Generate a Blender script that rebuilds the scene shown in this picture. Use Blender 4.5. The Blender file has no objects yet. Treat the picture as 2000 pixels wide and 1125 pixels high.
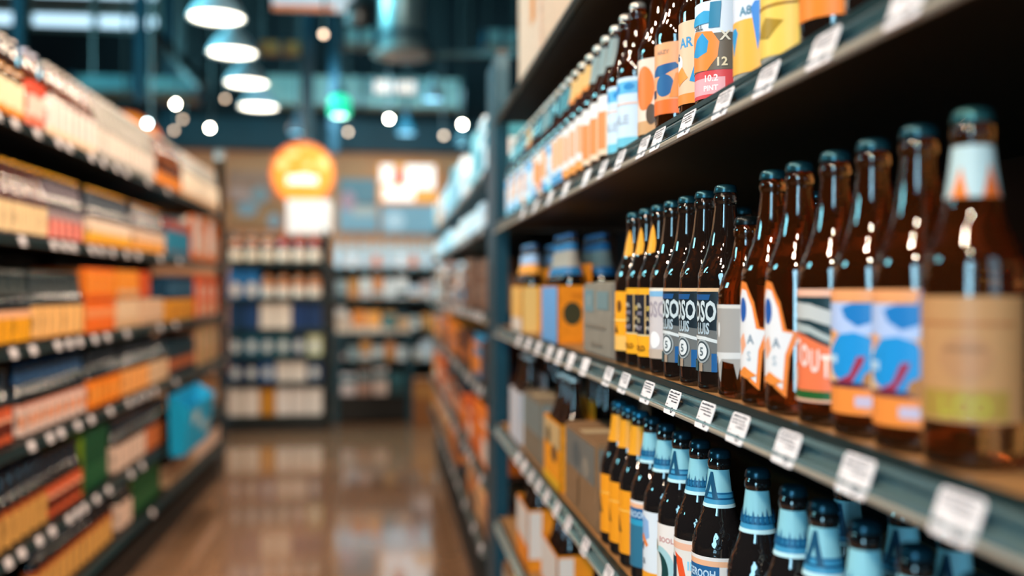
import bpy, bmesh, math, random
from mathutils import Vector, Matrix
random.seed(7)
SC = bpy.context.scene
COL = SC.collection
# ------------------------------------------------------------------ camera
F = 1944.0                         # focal length in pixels of the 2000 px wide frame
TH = math.atan(245.0 / F)          # the camera looks a little towards the close rack
CT, ST = math.cos(TH), math.sin(TH)
EYE = 1.25
HOR = 562.5
cam_d = bpy.data.cameras.new('camera')
cam = bpy.data.objects.new('camera', cam_d)
COL.objects.link(cam)
cam.location = (0, 0, EYE)
cam.rotation_euler = (math.pi / 2, 0, -TH)
cam_d.sensor_width = 36.0
cam_d.lens = F / 2000.0 * 36.0
cam_d.clip_start = 0.02
cam_d.dof.use_dof = True
cam_d.dof.focus_distance = 1.12
cam_d.dof.aperture_fstop = 1.95
SC.camera = cam
# ------------------------------------------------------------------ view + world
SC.view_settings.view_transform = 'Standard'
SC.view_settings.look = 'None'
SC.view_settings.gamma = 1.0
SC.view_settings.exposure = 0.0
SC.view_settings.use_curve_mapping = False
W = bpy.data.worlds.new('world')
SC.world = W
W.use_nodes = True
W.node_tree.nodes['Background'].inputs[0].default_value = (0.03, 0.16, 0.22, 1)
W.node_tree.nodes['Background'].inputs[1].default_value = 0.12
PI = math.pi


def rgb(h):
    h = h.lstrip('#')
    v = [int(h[i:i + 2], 16) / 255 for i in (0, 2, 4)]
    return tuple(x / 12.92 if x <= 0.04045 else ((x + 0.055) / 1.055) ** 2.4 for x in v)


def area_light(name, loc, target, sx, sy, power, col, spread=math.pi):
    d = bpy.data.lights.new(name, 'AREA')
    d.shape = 'RECTANGLE'
    d.size, d.size_y, d.energy, d.color = sx, sy, power, col
    o = bpy.data.objects.new(name, d)
    COL.objects.link(o)
    d.spread = spread
    o.location = loc
    o.rotation_euler = (Vector(target) - Vector(loc)).to_track_quat('-Z', 'Y').to_euler()
    return o


DAY = (0.40, 0.78, 1.0)
WARM = (1.0, 0.79, 0.60)
# daylight through the shop front behind the camera, then cool area lights indoors
area_light('daylight_front', (-2.9, -3.3, 1.9), (0.4, 1.2, 1.2), 1.0, 3.0, 185, DAY)
area_light('daylight_front', (1.6, -3.3, 2.4), (0.2, 3.0, 1.6), 1.6, 2.2, 25, DAY)
area_light('teal_ceiling_fill', (-6.6, 8.0, 4.2), (1.0, 8.0, 4.3), 8.0, 0.9, 620, (0.26, 0.76, 0.88), 1.5)  # added fill with no window there, tints the ceiling teal
area_light('cool_back_fill', (0.1, 10.6, 3.4), (0.3, 12.6, 1.6), 1.6, 0.5, 70, (0.5, 0.86, 1.0))  # added cool light without a fixture, for the back rack and wall

# ------------------------------------------------------------------ materials
MATS = {}


def pr(m, **kw):
    b = m.node_tree.nodes['Principled BSDF']
    for k, v in kw.items():
        b.inputs[k.replace('_', ' ')].default_value = v
    return b


def mat(key, col=None, rough=0.5, metal=0.0, coat=0.0, noise=0.0, scale=40.0, emit=None, es=0.0, trans=0.0, ior=1.45, spec=0.5, stretch=None):
    if key in MATS:
        return MATS[key]
    m = bpy.data.materials.new(key)
    m.use_nodes = True
    c = rgb(col) if isinstance(col, str) else col
    b = pr(m, Base_Color=(*c, 1), Roughness=rough, Metallic=metal, IOR=ior)
    b.inputs['Coat Weight'].default_value = coat
    b.inputs['Coat Roughness'].default_value = 0.05
    b.inputs['Specular IOR Level'].default_value = spec
    b.inputs['Transmission Weight'].default_value = trans
    if emit:
        e = rgb(emit) if isinstance(emit, str) else emit
        b.inputs['Emission Color'].default_value = (*e, 1)
        b.inputs['Emission Strength'].default_value = es
    if noise > 0:
        nt = m.node_tree
        tc = nt.nodes.new('ShaderNodeTexCoord')
        src = tc.outputs['Object']
        if stretch:
            mp = nt.nodes.new('ShaderNodeMapping')
            mp.inputs['Scale'].default_value = stretch
            nt.links.new(src, mp.inputs['Vector'])
            src = mp.outputs['Vector']
        n = nt.nodes.new('ShaderNodeTexNoise')
        n.inputs['Scale'].default_value = scale
        n.inputs['Detail'].default_value = 4
        nt.links.new(src, n.inputs['Vector'])
        r = nt.nodes.new('ShaderNodeValToRGB')
        r.color_ramp.elements[0].position, r.color_ramp.elements[1].position = 0.3, 0.72
        r.color_ramp.elements[0].color = (*[x * (1 - noise) for x in c], 1)
        r.color_ramp.elements[1].color = (*[min(1, x * (1 + noise)) for x in c], 1)
        nt.links.new(n.outputs['Fac'], r.inputs['Fac'])
        nt.links.new(r.outputs['Color'], b.inputs['Base Color'])
    MATS[key] = m
    return m


def paper(h, rough=0.45):
    return mat('paper_' + h.lstrip('#'), h, rough, spec=0.4)


def card(h):
    return mat('card_' + h.lstrip('#'), h, 0.6, noise=0.10, scale=60, spec=0.3)


GLASS = {
    'amber': mat('amber_glass', (0.38, 0.09, 0.018), 0.02, trans=0.95, ior=1.62),
    'dark': mat('dark_glass', (0.10, 0.055, 0.04), 0.02, trans=0.9, ior=1.62),
    'black': mat('black_glass', (0.010, 0.008, 0.008), 0.03, ior=1.7),
    'brown': mat('brown_glass', (0.035, 0.012, 0.005), 0.05, ior=2.0),
    'red': mat('red_brown_glass', (0.10, 0.022, 0.007), 0.05, ior=2.0),
    'inky': mat('inky_glass', (0.008, 0.008, 0.009), 0.05, ior=1.7),
    'clear': mat('pale_glass', (0.50, 0.47, 0.42), 0.08, trans=0.35, ior=1.5),
    'ice': mat('pale_blue_glass', (0.50, 0.72, 0.82), 0.10, trans=0.2, ior=1.5),
}
for m_, st_ in (('amber', 0.10), ('dark', 0.35), ('black', 0.35)):
    nt = GLASS[m_].node_tree
    tc = nt.nodes.new('ShaderNodeTexCoord')
    vo = nt.nodes.new('ShaderNodeTexVoronoi')
    vo.feature = 'SMOOTH_F1'
    vo.inputs['Scale'].default_value = 150
    nt.links.new(tc.outputs['Object'], vo.inputs['Vector'])
    sx_ = nt.nodes.new('ShaderNodeSeparateXYZ')
    nt.links.new(tc.outputs['Object'], sx_.inputs['Vector'])
    rp = nt.nodes.new('ShaderNodeValToRGB')
    e_ = rp.color_ramp.elements
    e_[0].position, e_[0].color = 0.114, (0, 0, 0, 1)
    e_[1].position, e_[1].color = 0.158, (0, 0, 0, 1)
    for p_ in (0.122, 0.148):
        e_.new(p_).color = (1, 1, 1, 1)
    nt.links.new(sx_.outputs['Z'], rp.inputs['Fac'])
    mu = nt.nodes.new('ShaderNodeMath')
    mu.operation = 'MULTIPLY'
    nt.links.new(vo.outputs['Distance'], mu.inputs[0])
    nt.links.new(rp.outputs['Color'], mu.inputs[1])
    bu = nt.nodes.new('ShaderNodeBump')
    bu.inputs['Strength'].default_value = st_
    bu.inputs['Distance'].default_value = 0.002
    nt.links.new(mu.outputs['Value'], bu.inputs['Height'])
    nt.links.new(bu.outputs['Normal'], nt.nodes['Principled BSDF'].inputs['Normal'])
STEEL = mat('dark_steel', '#11181b', 0.45, metal=0.2, noise=0.2, scale=20)
BLACK = mat('black_steel', '#070a0b', 0.55, noise=0.2, scale=20)
TEALSTEEL = mat('teal_steel', '#0a4152', 0.45, metal=0.1, noise=0.15, scale=8)
TEALPAINT = mat('teal_duct_paint', '#7d9f9c', 0.5, noise=0.12, scale=4)
DECK = mat('tan_shelf_liner', '#a5784a', 0.5, noise=0.2, scale=30, stretch=(1, 6, 1))
RAIL = mat('grey_green_rail', '#6d878a', 0.17, metal=0.5, noise=0.04, scale=3)
RAILDARK = mat('dark_rail', '#142c2e', 0.35, metal=0.2, noise=0.1, scale=12)
BEAD = mat('pale_rail_bead', '#b9a997', 0.35, noise=0.06, scale=5)
KRAFT = mat('kraft_card', '#a57f5c', 0.7, noise=0.15, scale=50, spec=0.25)


# ------------------------------------------------------------------ mesh helpers
def link(o, parent=None):
    COL.objects.link(o)
    if parent is not None:
        o.parent = parent
    return o


def obj(name, me, parent=None, loc=None, rz=None):
    o = bpy.data.objects.new(name, me)
    link(o, parent)
    if loc is not None:
        o.location = loc
    if rz is not None:
        o.rotation_euler = (0, 0, rz)
    return o


def tag(o, label, cat, group=None, kind=None):
    if label:
        o['label'] = label
    if cat:
        o['category'] = cat
    if group:
        o['group'] = group
    if kind:
        o['kind'] = kind
    return o


def thing(name, label, cat, loc=(0, 0, 0), rz=0.0, group=None):
    o = bpy.data.objects.new(name, None)
    o.empty_display_size = 0.05
    COL.objects.link(o)
    o.location = loc
    o.rotation_euler = (0, 0, rz)
    return tag(o, label, cat, group)


class MB:
    """collects faces with materials for one mesh"""
    def __init__(self):
        self.v, self.f, self.mi, self.ms = [], [], [], []
        self.smooth = []

    def m(self, material):
        if material not in self.ms:
            self.ms.append(material)
        return self.ms.index(material)

    def add(self, vs, fs, material, smooth=False):
        b = len(self.v)
        self.v += [tuple(p) for p in vs]
        k = self.m(material)
        for f in fs:
            self.f.append(tuple(i + b for i in f))
            self.mi.append(k)
            self.smooth.append(smooth)
        return self

    def box(self, x0, x1, y0, y1, z0, z1, material, bev=0.0):
        if bev <= 0:
            vs = [(x, y, z) for z in (z0, z1) for y in (y0, y1) for x in (x0, x1)]
            fs = [(0, 2, 3, 1), (4, 5, 7, 6), (0, 1, 5, 4), (2, 6, 7, 3), (0, 4, 6, 2), (1, 3, 7, 5)]
            return self.add(vs, fs, material)
        bm = bmesh.new()
        bmesh.ops.create_cube(bm, size=1)
        for v in bm.verts:
            v.co = Vector(((x0 + x1) / 2 + v.co.x * (x1 - x0), (y0 + y1) / 2 + v.co.y * (y1 - y0), (z0 + z1) / 2 + v.co.z * (z1 - z0)))
        bmesh.ops.bevel(bm, geom=bm.edges[:], offset=bev, segments=2, affect='EDGES')
        return self.bm(bm, material)

    def bm(self, bm, material, smooth=False):
        bm.verts.index_update()
        self.add([v.co[:] for v in bm.verts], [[v.index for v in f.verts] for f in bm.faces], material, smooth)
        bm.free()
        return self

    def lathe(self, prof, seg, material, flute=None, c=(0, 0)):
        n = len(prof)
        vs = []
        for j, (r, z) in enumerate(prof):
            for i in range(seg):
                a = 2 * PI * i / seg
                q = r
                if flute and j in flute:
                    q = r * (1 + (0.035 if i % 2 else -0.02))
                vs.append((c[0] + q * math.cos(a), c[1] + q * math.sin(a), z))
        fs = []
        for j in range(n - 1):
            for i in range(seg):
                k = (i + 1) % seg
                fs.append((j * seg + i, j * seg + k, (j + 1) * seg + k, (j + 1) * seg + i))
        fs.append(tuple(range(seg))[::-1])
        fs.append(tuple((n - 1) * seg + i for i in range(seg)))
        return self.add(vs, fs, material, True)

    def tube(self, pts, r, seg, material):
        pts = [Vector(p) for p in pts]
        vs, fs = [], []
        for i, p in enumerate(pts):
            d = (pts[min(i + 1, len(pts) - 1)] - pts[max(i - 1, 0)]).normalized()
            a = d.cross(Vector((0, 0, 1)) if abs(d.z) < 0.95 else Vector((1, 0, 0))).normalized()
            b = d.cross(a)
            for k in range(seg):
                t = 2 * PI * k / seg
                vs.append(p + (a * math.cos(t) + b * math.sin(t)) * r)
        for i in range(len(pts) - 1):
            for k in range(seg):
                q = (k + 1) % seg
                fs.append((i * seg + k, i * seg + q, (i + 1) * seg + q, (i + 1) * seg + k))
        fs.append(tuple(range(seg)))
        fs.append(tuple((len(pts) - 1) * seg + k for k in range(seg))[::-1])
        return self.add(vs, fs, material, seg > 6)

    def extrude_y(self, prof, y0, y1, material):
        n = len(prof)
        vs = [(x, y0, z) for x, z in prof] + [(x, y1, z) for x, z in prof]
        fs = [(i, (i + 1) % n, n + (i + 1) % n, n + i) for i in range(n)] + [tuple(range(n))[::-1], tuple(range(n, 2 * n))]
        return self.add(vs, fs, material)

    def mesh(self, name):
        me = bpy.data.meshes.new(name)
        me.from_pydata(self.v, [], self.f)
        for m_ in self.ms:
            me.materials.append(m_)
        me.polygons.foreach_set('material_index', self.mi)
        me.polygons.foreach_set('use_smooth', self.smooth)
        me.update()
        return me

    def build(self, name, parent=None, loc=None, rz=None):
        return obj(name, self.mesh(name), parent, loc, rz)


_TXT = {}


def text_poly(s):
    """the default font as flat polygons, 1 unit high, centred on x"""
    if s in _TXT:
        return _TXT[s]
    cu = bpy.data.curves.new('t', 'FONT')
    cu.body = s
    cu.align_x = 'CENTER'
    cu.resolution_u = 2
    cu.offset = 0.03
    o = bpy.data.objects.new('t', cu)
    COL.objects.link(o)
    dg = bpy.context.evaluated_depsgraph_get()
    me = bpy.data.meshes.new_from_object(o.evaluated_get(dg))
    r = ([v.co[:] for v in me.vertices], [tuple(p.vertices) for p in me.polygons])
    bpy.data.objects.remove(o)
    bpy.data.curves.remove(cu)
    bpy.data.meshes.remove(me)
    _TXT[s] = r
    return r


def patch_geo(p):
    """patch -> (2-D verts, faces, colour): r rectangle, e ellipse, p polygon, t text"""
    k = p[0]
    if k == 'r':
        _, a, b, c, d, col = p
        return [(a, b), (c, b), (c, d), (a, d)], [(0, 1, 2, 3)], col
    if k == 'e':
        _, cx, cy, rx, ry, col = p
        return [(cx + rx * math.cos(t * PI / 12), cy + ry * math.sin(t * PI / 12)) for t in range(24)], [tuple(range(24))], col
    if k == 'p':
        return list(p[1]), [tuple(range(len(p[1])))], p[2]
    _, s, cx, cy, size, col = p[:6]
    asp = p[6] if len(p) > 6 else 1.0
    vs, fs = text_poly(s)
    return [(cx + x * size * asp, cy + y * size) for x, y, _z in vs], fs, col


def wrap(mb, rad, z0, patches, off, step=4.0, tstep=None):
    """lay 2-D patches (mm) round the bottle; rad(z) its radius; s=0 faces -y"""
    rm = rad(z0) * 1000
    for k, p in enumerate(patches):
        vs, fs, col = patch_geo(p)
        bm = bmesh.new()
        bv = [bm.verts.new((x, y, 0)) for x, y in vs]
        for f in fs:
            try:
                bm.faces.new([bv[i] for i in f])
            except ValueError:
                pass
        xs = [v[0] for v in vs]
        ys = [v[1] for v in vs]
        x = math.floor(min(xs) / step) * step + step
        while x < max(xs):
            bmesh.ops.bisect_plane(bm, geom=bm.verts[:] + bm.edges[:] + bm.faces[:], plane_co=(x, 0, 0), plane_no=(1, 0, 0))
            x += step
        if tstep:
            y = math.floor(min(ys) / tstep) * tstep + tstep
            while y < max(ys):
                bmesh.ops.bisect_plane(bm, geom=bm.verts[:] + bm.edges[:] + bm.faces[:], plane_co=(0, y, 0), plane_no=(0, 1, 0))
                y += tstep
        bmesh.ops.recalc_face_normals(bm, faces=bm.faces[:])
        for f in bm.faces:
            if f.normal.z < 0:
                f.normal_flip()
        for v in bm.verts:
            z = z0 + v.co.y / 1000
            a = v.co.x / rm
            r = rad(z) + off + 0.00010 * k
            v.co = Vector((r * math.sin(a), -r * math.cos(a), z))
        mb.bm(bm, paper(col), True)


# ------------------------------------------------------------------ bottles
LONG = [(0.0215, 0.0015), (0.0275, 0.0), (0.0302, 0.004), (0.0305, 0.010), (0.0305, 0.121), (0.0300, 0.128), (0.0278, 0.136), (0.0240, 0.145),
        (0.0208, 0.153), (0.0186, 0.161), (0.0160, 0.172), (0.0138, 0.187), (0.0120, 0.203), (0.0116, 0.2065), (0.0129, 0.2075), (0.0132, 0.2115), (0.0128, 0.2145), (0.0116, 0.216), (0.0114, 0.224)]
STUB = [(0.0215, 0.0015), (0.0275, 0.0), (0.0302, 0.004), (0.0305, 0.010), (0.0305, 0.102), (0.0298, 0.110), (0.0262, 0.122), (0.0205, 0.134), (0.0165, 0.146), (0.0138, 0.160), (0.0132, 0.166),
        (0.0144, 0.167), (0.0144, 0.174), (0.0128, 0.176), (0.0126, 0.184)]
JUG = [(0.040, 0.0015), (0.050, 0.0), (0.054, 0.006), (0.055, 0.014), (0.055, 0.130), (0.052, 0.150), (0.042, 0.172), (0.028, 0.190), (0.019, 0.200), (0.017, 0.215), (0.020, 0.217), (0.020, 0.224), (0.017, 0.226), (0.017, 0.238)]
TALL = [(0.030, 0.0015), (0.037, 0.0), (0.0395, 0.006), (0.040, 0.012), (0.040, 0.185), (0.038, 0.200), (0.030, 0.222), (0.020, 0.240), (0.016, 0.255), (0.015, 0.305), (0.018, 0.307), (0.018, 0.316), (0.015, 0.318), (0.015, 0.324)]
SHAPES = {'long': LONG, 'stub': STUB, 'jug': JUG, 'tall': TALL}


def rad_fn(prof):
    def f(z):
        for (r0, z0), (r1, z1) in zip(prof, prof[1:]):
            if z0 <= z <= z1 and z1 > z0:
                return r0 + (r1 - r0) * (z - z0) / (z1 - z0)
        return prof[4][0]
    return f


STY = {}


def style(key, phrase, glass, cap, label=None, neck=None, shape='long', seg=28, span=78, nspan=110, cat='bottle'):
    """label/neck = (z0, z1, ground colour, patches); meshes are made once and shared by the copies"""
    prof = SHAPES[shape]
    rad = rad_fn(prof)
    meshes = []
    mb = MB()
    mb.lathe(prof, seg, GLASS[glass])
    meshes.append(('glass_body', mb.mesh('glass_body')))
    top = prof[-1][1]
    rc = prof[-1][0]
    mb = MB()
    cs = 42 if seg > 24 else seg
    cm = mat('cap_' + cap.lstrip('#'), cap, 0.28, metal=0.6)
    k = rc / 0.0126
    mb.lathe([(0.0139 * k, top - 0.0062), (0.0141 * k, top - 0.0055), (0.0137 * k, top - 0.002), (0.0128 * k, top + 0.0012), (0.0105 * k, top + 0.0028), (0.006 * k, top + 0.0034)], cs, cm, flute=(0, 1) if seg > 24 else None)
    meshes.append(('crown_cap', mb.mesh('crown_cap')))
    if label:
        z0, z1, ground, pats = label
        mb = MB()
        w = rad(z0) * 1000 * math.radians(span)
        st = 3.0 if seg > 24 else 8.0
        H_ = (z1 - z0) * 1000
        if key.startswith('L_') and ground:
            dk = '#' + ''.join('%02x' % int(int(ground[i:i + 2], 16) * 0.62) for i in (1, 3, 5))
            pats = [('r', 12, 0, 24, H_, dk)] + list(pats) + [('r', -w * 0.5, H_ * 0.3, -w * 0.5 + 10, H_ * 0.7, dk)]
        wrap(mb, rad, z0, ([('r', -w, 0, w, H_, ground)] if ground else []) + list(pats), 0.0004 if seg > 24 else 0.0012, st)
        meshes.append(('body_label', mb.mesh('body_label')))
    if neck:
        z0, z1, ground, pats = neck
        mb = MB()
        w = rad(z0) * 1000 * math.radians(nspan)
        wrap(mb, rad, z0, ([('r', -w, 0, w, (z1 - z0) * 1000, ground)] if ground else []) + list(pats), 0.0004 if seg > 24 else 0.0010, 2.5 if seg > 24 else 6.0, 6.0)
        meshes.append(('neck_label', mb.mesh('neck_label')))
    STY[key] = (phrase, meshes, cat)


ORD = ('zeroth first second third fourth fifth sixth seventh eighth ninth tenth eleventh twelfth thirteenth fourteenth fifteenth sixteenth seventeenth eighteenth '
       'nineteenth twentieth').split()
ORD += ['twenty-' + w for w in ORD[1:10]] + ['thirtieth'] + ['thirty-' + w for w in ORD[1:10]] + ['fortieth'] + ['forty-' + w for w in ORD[1:10]]
COUNT = {}


def nth(*key):
    COUNT[key] = COUNT.get(key, 0) + 1
    return ORD[COUNT[key]]


def bottle(key, x, y, z, rz, where, label=None, group=None, name='beer_bottle'):
    phrase, meshes, cat = STY[key]
    if label is None:
        label = '%s, %s from near end, %s' % (phrase, nth(phrase, where), where)
    t = thing(name, label, cat, (x, y, z), rz, group or ('%s bottles, %s' % (phrase, where)))
    for n, me in meshes:
        obj(n, me, t)
    return t


def y_at(px, x):
    """distance along the aisle where the plane x shows at that pixel column"""
    z = F * x / (CT * (px - 755.0))
    return (z - x * ST) / CT


def at(px, py, depth):
    """the point a pixel shows at that depth"""
    xc = (px - 1000.0) / F * depth
    return Vector((ST * depth + CT * xc, CT * depth - ST * xc, EYE + (HOR - py) / F * depth))


# ------------------------------------------------------------------ room shell
def structure(name, mb, loc=None):
    o = mb.build(name, None, loc)
    o['kind'] = 'structure'
    return o


FLOORM = mat('polished_concrete', '#8d6a50', 0.12, coat=0.5, noise=0.25, scale=1.3, spec=0.6)
X0, X1, Y0, Y1, ZC = -7.5, 3.2, -3.6, 14.0, 5.6
structure('floor', MB().box(X0, X1, Y0, Y1, -0.1, 0, FLOORM))
CEILM = mat('dark_teal_ceiling', '#081e25', 0.8, noise=0.25, scale=1.5)
structure('ceiling', MB().box(X0, X1, Y0, Y1, ZC, ZC + 0.1, CEILM))
TANW = mat('tan_plaster', '#d8956a', 0.8, noise=0.10, scale=2)
DARKW = mat('dark_teal_wall', '#081d24', 0.8, noise=0.15, scale=2)
HEAD = 3.15
mb = MB()
mb.box(X0, X1, Y1, Y1 + 0.1, 0, HEAD, TANW)
wx0, wx1 = -6.4, -3.05
mb.box(X0, X1, Y1, Y1 + 0.1, HEAD, 4.72, DARKW)
mb.box(X0, X1, Y1, Y1 + 0.1, 5.40, ZC, DARKW)
mb.box(X0, wx0, Y1, Y1 + 0.1, 4.72, 5.40, DARKW)
mb.box(wx1, X1, Y1, Y1 + 0.1, 4.72, 5.40, DARKW)
structure('wall_back', mb)
structure('wall_left', MB().box(X0 - 0.1, X0, Y0, Y1, 0, ZC, DARKW))
structure('wall_right', MB().box(X1, X1 + 0.1, Y0, Y1, 0, ZC, DARKW))
mb = MB()
mb.box(X0, -4.3, Y0 - 0.1, Y0, 0, ZC, DARKW)
mb.box(-1.5, 0.7, Y0 - 0.1, Y0, 0, ZC, DARKW)
mb.box(2.5, X1, Y0 - 0.1, Y0, 0, ZC, DARKW)
for a, b in ((-4.3, -1.5), (0.7, 2.5)):
    mb.box(a, b, Y0 - 0.1, Y0, 0, 0.35, DARKW)
    mb.box(a, b, Y0 - 0.1, Y0, 3.5, ZC, DARKW)
structure('wall_front', mb)
SKYG = mat('bright_window_pane', '#dfeef8', 0.3, emit='#bfe0f5', es=1.5)
# high window band in the back wall, three rows of panes between teal bars
mb = MB()
mb.box(wx0, wx1, Y1 + 0.03, Y1 + 0.05, 4.72, 5.40, SKYG)
win = structure('window_1', mb)
fr = MB()
for z in (4.72, 4.95, 5.12, 5.38):
    fr.box(wx0, wx1, Y1 - 0.06, Y1 + 0.03, z - 0.03, z + 0.03, TEALPAINT)
for k in range(5):
    x = wx0 + (wx1 - wx0) * k / 4
    fr.box(x - 0.035, x + 0.035, Y1 - 0.06, Y1 + 0.03, 4.69, 5.43, TEALPAINT)
fr.box(wx0, wx1, Y1 - 0.02, Y1 + 0.028, 4.95, 5.12, mat('brown_blind', '#6f5b52', 0.8, noise=0.2, scale=5))
fr.build('window_frame', win)
for k, (a, b) in enumerate(((-4.3, -1.5), (0.7, 2.5))):
    w_ = structure('window_%d' % (k + 2), MB().box(a, b, Y0 - 0.08, Y0 - 0.06, 0.35, 3.5, mat('front_pane', '#dfeef8', 0.2, emit='#8fd0f5', es=0.6)))
    fr = MB()
    for j in range(4):
        x = a + (b - a) * j / 3
        fr.box(x - 0.03, x + 0.03, Y0 - 0.06, Y0 + 0.02, 0.35, 3.5, STEEL)
    fr.build('window_frame', w_)
structure('trim_1', MB().box(X0, X1, Y1 - 0.22, Y1, HEAD - 0.02, HEAD + 0.40, mat('teal_header', '#0d3c48', 0.6, noise=0.15, scale=3)))
structure('baseboard_back', MB().box(X0, X1, Y1 - 0.02, Y1, 0, 0.12, STEEL))


# ------------------------------------------------------------------ racks
def rail_mesh(x, zt, y0, y1, side, dark=False):
    """price rail: tilted channel with a top lip and a pale bottom bead; side -1 faces -x"""
    s = side
    h = 0.034
    mb = MB()
    m0 = RAILDARK if dark else RAIL
    xt, xb = x, x + s * 0.009
    mb.extrude_y([(xt - s * 0.003, zt), (xt + s * 0.003, zt), (xt + s * 0.0035, zt - 0.006), (xt - s * 0.003, zt - 0.006)][::s], y0, y1, RAILDARK)
    pr_ = []
    for k in range(25):
        t = k / 24
        pr_.append((xt + (xb - xt) * t + s * 0.0052 * math.sin(2 * PI * t * 1.25), zt - 0.006 - (h - 0.013) * t))
    back = [(a - s * 0.003, b) for a, b in pr_][::-1]
    prof = pr_ + back
    mb.extrude_y(prof[::s], y0, y1, m0)
    c = []
    for k in range(10):
        t = 2 * PI * k / 10
        c.append((xb + 0.0048 * math.cos(t), zt - h + 0.0045 + 0.0048 * math.sin(t)))
    mb.extrude_y(c[::-1] if s < 0 else c, y0, y1, m0 if dark else BEAD)
    return mb.mesh('price_rail')


def rack(label, side, xf, depth, y0, y1, shelves, top, posts, backz, dark_rails=(), kick=0.12, deck=None):
    """one run of shelving: back panel, base, posts, shelves with price rails"""
    t = thing('shelf_rack', label, 'shelving', (0, 0, 0))
    s = side
    xb = xf - s * depth

    def bx(mb, a, b, *r):
        mb.box(min(a, b), max(a, b), *r)
    mb = MB()
    bx(mb, xb, xb - s * 0.02, y0, y1, 0.0, backz, BLACK)
    mb.build('back_panel', t)
    mb = MB()
    bx(mb, xf - s * 0.03, xb, y0, y1, 0.0, kick, BLACK)
    mb.build('base', t)
    for py in posts:
        mb = MB()
        bx(mb, xb + s * 0.06, xb, py - 0.02, py + 0.02, 0, backz, STEEL)
        mb.build('upright', t)
    for k, z in enumerate(shelves):
        mb = MB()
        dk = deck or BLACK
        bx(mb, xf - s * 0.006, xb, y0, y1, z - 0.018, z - 0.001, BLACK)
        bx(mb, xf - s * 0.0065, xb, y0 + 0.003, y1 - 0.003, z - 0.001, z, dk)
        sh = mb.build('shelf', t)
        obj('price_rail', rail_mesh(xf, z + 0.002, y0, y1, s, k in dark_rails), sh)
    return t


RX = 0.335                         # front of the close rack
RS = [1.768, 1.447, 1.1365, 0.841, 0.555, 0.265]
rack('tall black close rack with lit price rails, filling the frame beside the camera', -1, RX, 0.52, 0.30, 3.0, RS, 1.8, (0.34, 1.6, 2.96), 1.86, (0,), deck=DECK)
FS = [1.65, 1.46, 1.165, 0.905, 0.60, 0.36]
rack('black shelf rack continuing behind the tall teal post', -1, RX, 0.52, 3.34, 7.6, FS, 1.9, (3.4, 4.8, 6.2, 7.56), 1.95, (0, 1, 3, 4, 5))
LX = -1.08
LS = [1.745, 1.407, 1.078, 0.786, 0.481, 0.230]
LY0, LY1 = 2.25, 6.85
rack('long black beer rack on the opposite side of the aisle', 1, LX, 0.52, LY0, LY1, LS, 1.8, (2.28, 3.56, 4.92, 6.82), 1.80, range(6))

# the teal post between the two racks beside the camera
t = thing('steel_post', 'tall teal steel post standing between the close rack and the one behind it', 'post', (0.332, 3.04, 0))
MB().box(0, 0.042, 0, 0.26, 0.0, 1.97, TEALSTEEL, 0.004).build('post_shaft', t)
MB().box(-0.012, 0.06, -0.012, 0.272, 0, 0.02, STEEL, 0.003).build('base_plate', t)
MB().box(0.004, 0.038, 0.0, 0.04, 1.97, 1.985, STEEL).build('end_cap', t)

# ------------------------------------------------------------------ bottle styles, close rack (hero detail)
O_, W_, Y_ = '#f08a35', '#efe9e6', '#f5a51e'
BLUE, DKB, SKY = '#1f86c8', '#173a63', '#a9c6ea'
style('wave', 'blue and orange wave-label bottle', 'amber', '#1c4650', (0.018, 0.112, '#f2a765', [
    ('r', -41, 0, 41, 20, '#f28b3c'), ('r', 6, 6, 20, 14, '#c9b9cf'), ('r', -41, 20, 41, 24, '#51243a'),
    ('p', [(-41, 60), (-20, 64), (0, 58), (41, 63), (41, 84), (-41, 84)], '#b4c4ea'), ('r', -41, 86, 41, 94, '#f3a169'),
    ('p', [(-6, 80), (-2, 72), (8, 66), (20, 70), (26, 80), (26, 94), (20, 94), (18, 84), (4, 84)], '#1d78bd'),
    ('p', [(-41, 24), (-14, 24), (-22, 40), (-16, 52), (-41, 58)], '#f6d9b0'),
    ('p', [(-22, 46), (-16, 30), (-6, 24), (10, 24), (20, 30), (24, 44), (18, 58), (6, 62), (-8, 60), (-16, 52)], '#1f8fd2'),
    ('p', [(-10, 24), (4, 24), (12, 38), (14, 44), (8, 44), (2, 30)], '#a02c46'),
    ('r', -20, 38, -10, 44, '#bcd9ee'), ('e', 22, 27, 10, 7, '#b0702c')]), span=80)
style('stout', 'black and salmon stout-lettered bottle', 'amber', '#1c4650', (0.020, 0.112, '#143038', [
    ('r', -41, 86, 41, 92, '#f3b79c'), ('p', [(-36, 60), (-6, 54), (30, 40), (30, 0), (-41, 0), (-41, 60)], '#f0764a'),
    ('p', [(-30, 82), (0, 80), (26, 72), (26, 60), (0, 67), (-30, 68)], '#c3c2c0'), ('p', [(-30, 66), (0, 62), (26, 50), (26, 45), (0, 56), (-30, 58)], '#aeb5b4'),
    ('t', 'S', -25, 36, 25, '#f4dfd8', 0.5), ('t', 'T', -15.5, 33, 25, '#f4dfd8', 0.5), ('t', 'O', -5.5, 29, 25, '#f4dfd8', 0.48), ('t', 'U', 5, 25, 25, '#f4dfd8', 0.48), ('t', 'T', 14.5, 21, 25, '#f4dfd8', 0.5), ('r', -41, 0, 41, 9, '#1f5a26'), ('e', -22, 20, 7, 10, '#e9c9ae'), ('r', -41, 0, 41, 2, '#f3b79c')]))
FL = [(-24, -2), (-14, 10), (-2, 2), (10, -6), (13, 30), (22, 52), (10, 54), (4, 78), (-6, 96), (-16, 98), (-24, 86), (-26, 50)]
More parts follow.
